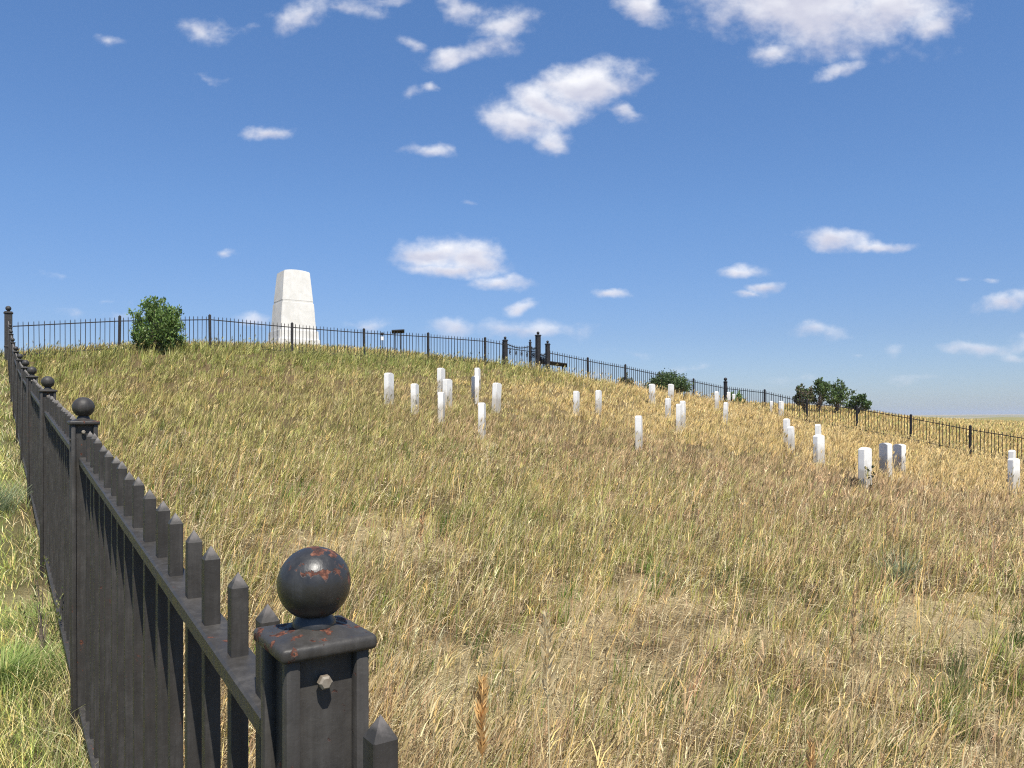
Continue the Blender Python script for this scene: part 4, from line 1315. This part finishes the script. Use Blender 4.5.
# ------------------------------------------------------------------ single plants close to the camera
def tuft(name, label, cat, x, y, n, h, w, spread, cols, lean=.5, seed=1, az=None, wide=.005, K=4):
    rng = np.random.default_rng(seed)
    zg = hz1(x, y)
    acc = Acc()
    a = rng.uniform(0, 2 * math.pi, n); rr = np.abs(rng.normal(0, spread, n))
    bx, by = rr * np.cos(a), rr * np.sin(a)
    bz = hz(bx + x, by + y) - zg - .01
    c = np.array(cols)[rng.integers(len(cols), size=n)] * rng.uniform(.75, 1.25, (n, 1))
    azz = a if az is None else rng.normal(az, .8, n)
    blades(acc, rng, bx, by, bz, h * rng.uniform(.5, 1.1, n), wide * rng.uniform(.7, 1.3, n), azz, np.abs(rng.normal(lean, .25, n)), c, K)
    o = link(name, acc.mesh(name), GRASS, None, (x, y, zg)); tag(o, label, cat)
    return o


SEED = leaf_material('seed_husks', .45, .5, .2)


def rye_stalk(label, x, y, ztop, head, wid, col, lean=(.06, 0), seed=1, stem=(.38, .31, .16), dense=420):
    """tall bunchgrass stalk with a dense head of overlapping spikelets"""
    rng = np.random.default_rng(seed)
    zg = hz1(x, y)
    r = empty('rye_stalk', (x, y, zg)); tag(r, label, 'grass stalk', 'tall seed heads in the foreground grass')
    H = ztop - zg
    top = Vector((lean[0], lean[1], H))
    f = lambda t: Vector((lean[0] * t * t, lean[1] * t * t, H * t))
    bm = bmesh.new(); bm_tube(bm, [f(t) - Vector((0, 0, .03 * (t == 0))) for t in np.linspace(0, 1, 12)], [.0030 - .0018 * t for t in np.linspace(0, 1, 12)], 6)
    m = plain_material('dry_stem', stem, .7, .2, 20)
    link('stem', finish(bm, 'stem', True), m, r)
    n = int(head * dense); t0 = 1 - head / H
    P, N, S, C = [], [], [], []
    for k in range(n):
        t = t0 + (1 - t0) * (k + rng.uniform(0, 1)) / n
        p = f(t); a = k * 2.4 + rng.normal() * .3
        taper = math.sin(math.pi * min(1, .18 + .80 * (t - t0) / (1 - t0))) ** .7
        P.append(np.array(p)); S.append(wid * rng.uniform(.7, 1.15) * (.55 + .5 * taper))
        N.append(np.array((math.cos(a) * .46 + rng.normal() * .1, math.sin(a) * .46 + rng.normal() * .1, 1.0))); C.append(np.array(col) * rng.uniform(.7, 1.25))
    me = leaves_mesh('seed_head', np.array(P), np.array(N), np.array(S), np.array(C), rng, .26)
    link('seed_head', me, SEED, r)
    # a few long bent leaves off the stem
    acc = Acc(); q = 5; tz = rng.uniform(.1, .6, q)
    blades(acc, rng, lean[0] * tz ** 2, lean[1] * tz ** 2, H * tz, rng.uniform(.14, .28, q), np.full(q, .006), rng.uniform(0, 6.28, q), rng.uniform(.6, 1.3, q), np.tile(np.array(stem) * 1.1, (q, 1)), 4)
    link('stem_leaves', acc.mesh('stem_leaves'), GRASS, r)


rye_stalk('thick orange-tan seed head on a tall stalk right of the near post', -.066, 1.62, zpx(679, 1.62), .17, .038, (.72, .47, .20), (.004, 0), 3, (.42, .27, .10))
rye_stalk('slim pale seed head on a tall stalk right of the thick orange one', .115, 2.2, zpx(618, 2.2), .23, .052, (.80, .66, .40), (-.02, .0), 4, (.62, .52, .30), 260)
rye_stalk('orange-brown seed head cut off by the lower edge of the view', .62, 1.62, zpx(742, 1.62), .15, .03, (.66, .42, .19), (.01, 0), 5, (.40, .26, .10))
rye_stalk('thin straw-coloured stalk standing alone over the bare sandy ground', 1.25, 2.85, zpx(588, 2.85), .28, .036, (.72, .52, .27), (.02, .0), 6, (.58, .42, .2), 220)
rye_stalk('thin pale stalk high in the grass beyond the near ball finial', -.50, 3.9, zpx(510, 3.9), .18, .034, (.70, .44, .22), (.05, 0), 7, (.38, .31, .16), 240)

tuft('sage_tuft', 'grey green rounded grass tuft against the fence on its outer side', 'plant', -5.30, 7.75, 900, .42, 1, .16, [(.19, .24, .13), (.24, .28, .16), (.15, .20, .10)], .55, 41)
tuft('yucca_tuft', 'spiky grey green tuft in the grass right of centre', 'plant', 4.1, 8.1, 160, .52, 1, .07, [(.26, .29, .17), (.21, .25, .14)], .42, 42, wide=.011)
tuft('grass_tuft', 'bright green grass tuft beside the near fence post', 'plant', -.18, 2.85, 150, .34, 1, .07, [(.11, .18, .04), (.15, .22, .05)], .4, 43, .2)
tuft('grass_tuft', 'dark green leafy tuft on the bare bank at the right', 'plant', 2.95, 5.15, 120, .40, 1, .06, [(.09, .13, .04), (.13, .16, .05), (.2, .17, .08)], .35, 44, .4)
tuft('green_tuft', 'soft bright green grass clump at the lower left corner outside the fence', 'plant', -2.62, 3.95, 2400, .16, 1, .26, [(.19, .28, .065), (.25, .34, .09), (.16, .22, .055), (.33, .36, .13)], .7, 45, wide=.006)
tuft('green_tuft', 'smaller green grass clump beside the fence foot above the larger one', 'plant', -2.86, 4.75, 900, .14, 1, .16, [(.20, .29, .07), (.26, .34, .10), (.34, .36, .14)], .7, 46, wide=.005)
tuft('grass_tuft', 'long dry grass spilling at the foot of the second fence post', 'plant', -2.02, 3.36, 45, .30, 1, .05, [(.55, .48, .28), (.45, .38, .22), (.3, .3, .1)], .7, 47, wide=.004)
shrub('leafy_weed', 'thin yellow green sprig growing up the outer face of the near fence', 'plant', -2.58, 4.22, .22, .62, 48, 10, .022, 14, cols=[(.25, .24, .09), (.16, .2, .06)], upright=1.4)


# ------------------------------------------------------------------ summer haze: one box of thin even air round the whole scene
def haze():
    bm = bmesh.new(); bm_box(bm, 0, 0, 0, 2, 2, 2)
    zlo = -60.0; zhi = 40.0
    o = link('haze', finish(bm, 'haze'), None, None, (0, 0, (zlo + zhi) / 2), (0, 0, 0), (8200, 8200, (zhi - zlo) / 2))
    m = bpy.data.materials.new('hazy_air'); m.use_nodes = True; nt = m.node_tree; nt.nodes.clear()
    v = nt.nodes.new('ShaderNodeVolumePrincipled'); v.inputs['Density'].default_value = HAZE; v.inputs['Color'].default_value = (.74, .84, 1, 1); v.inputs['Anisotropy'].default_value = .1
    out = nt.nodes.new('ShaderNodeOutputMaterial'); nt.links.new(v.outputs[0], out.inputs['Volume'])
    o.data.materials.append(m); tag(o, 'thin summer haze over the far plain', 'haze', kind='stuff')


HAZE = .5 / 5000
haze()
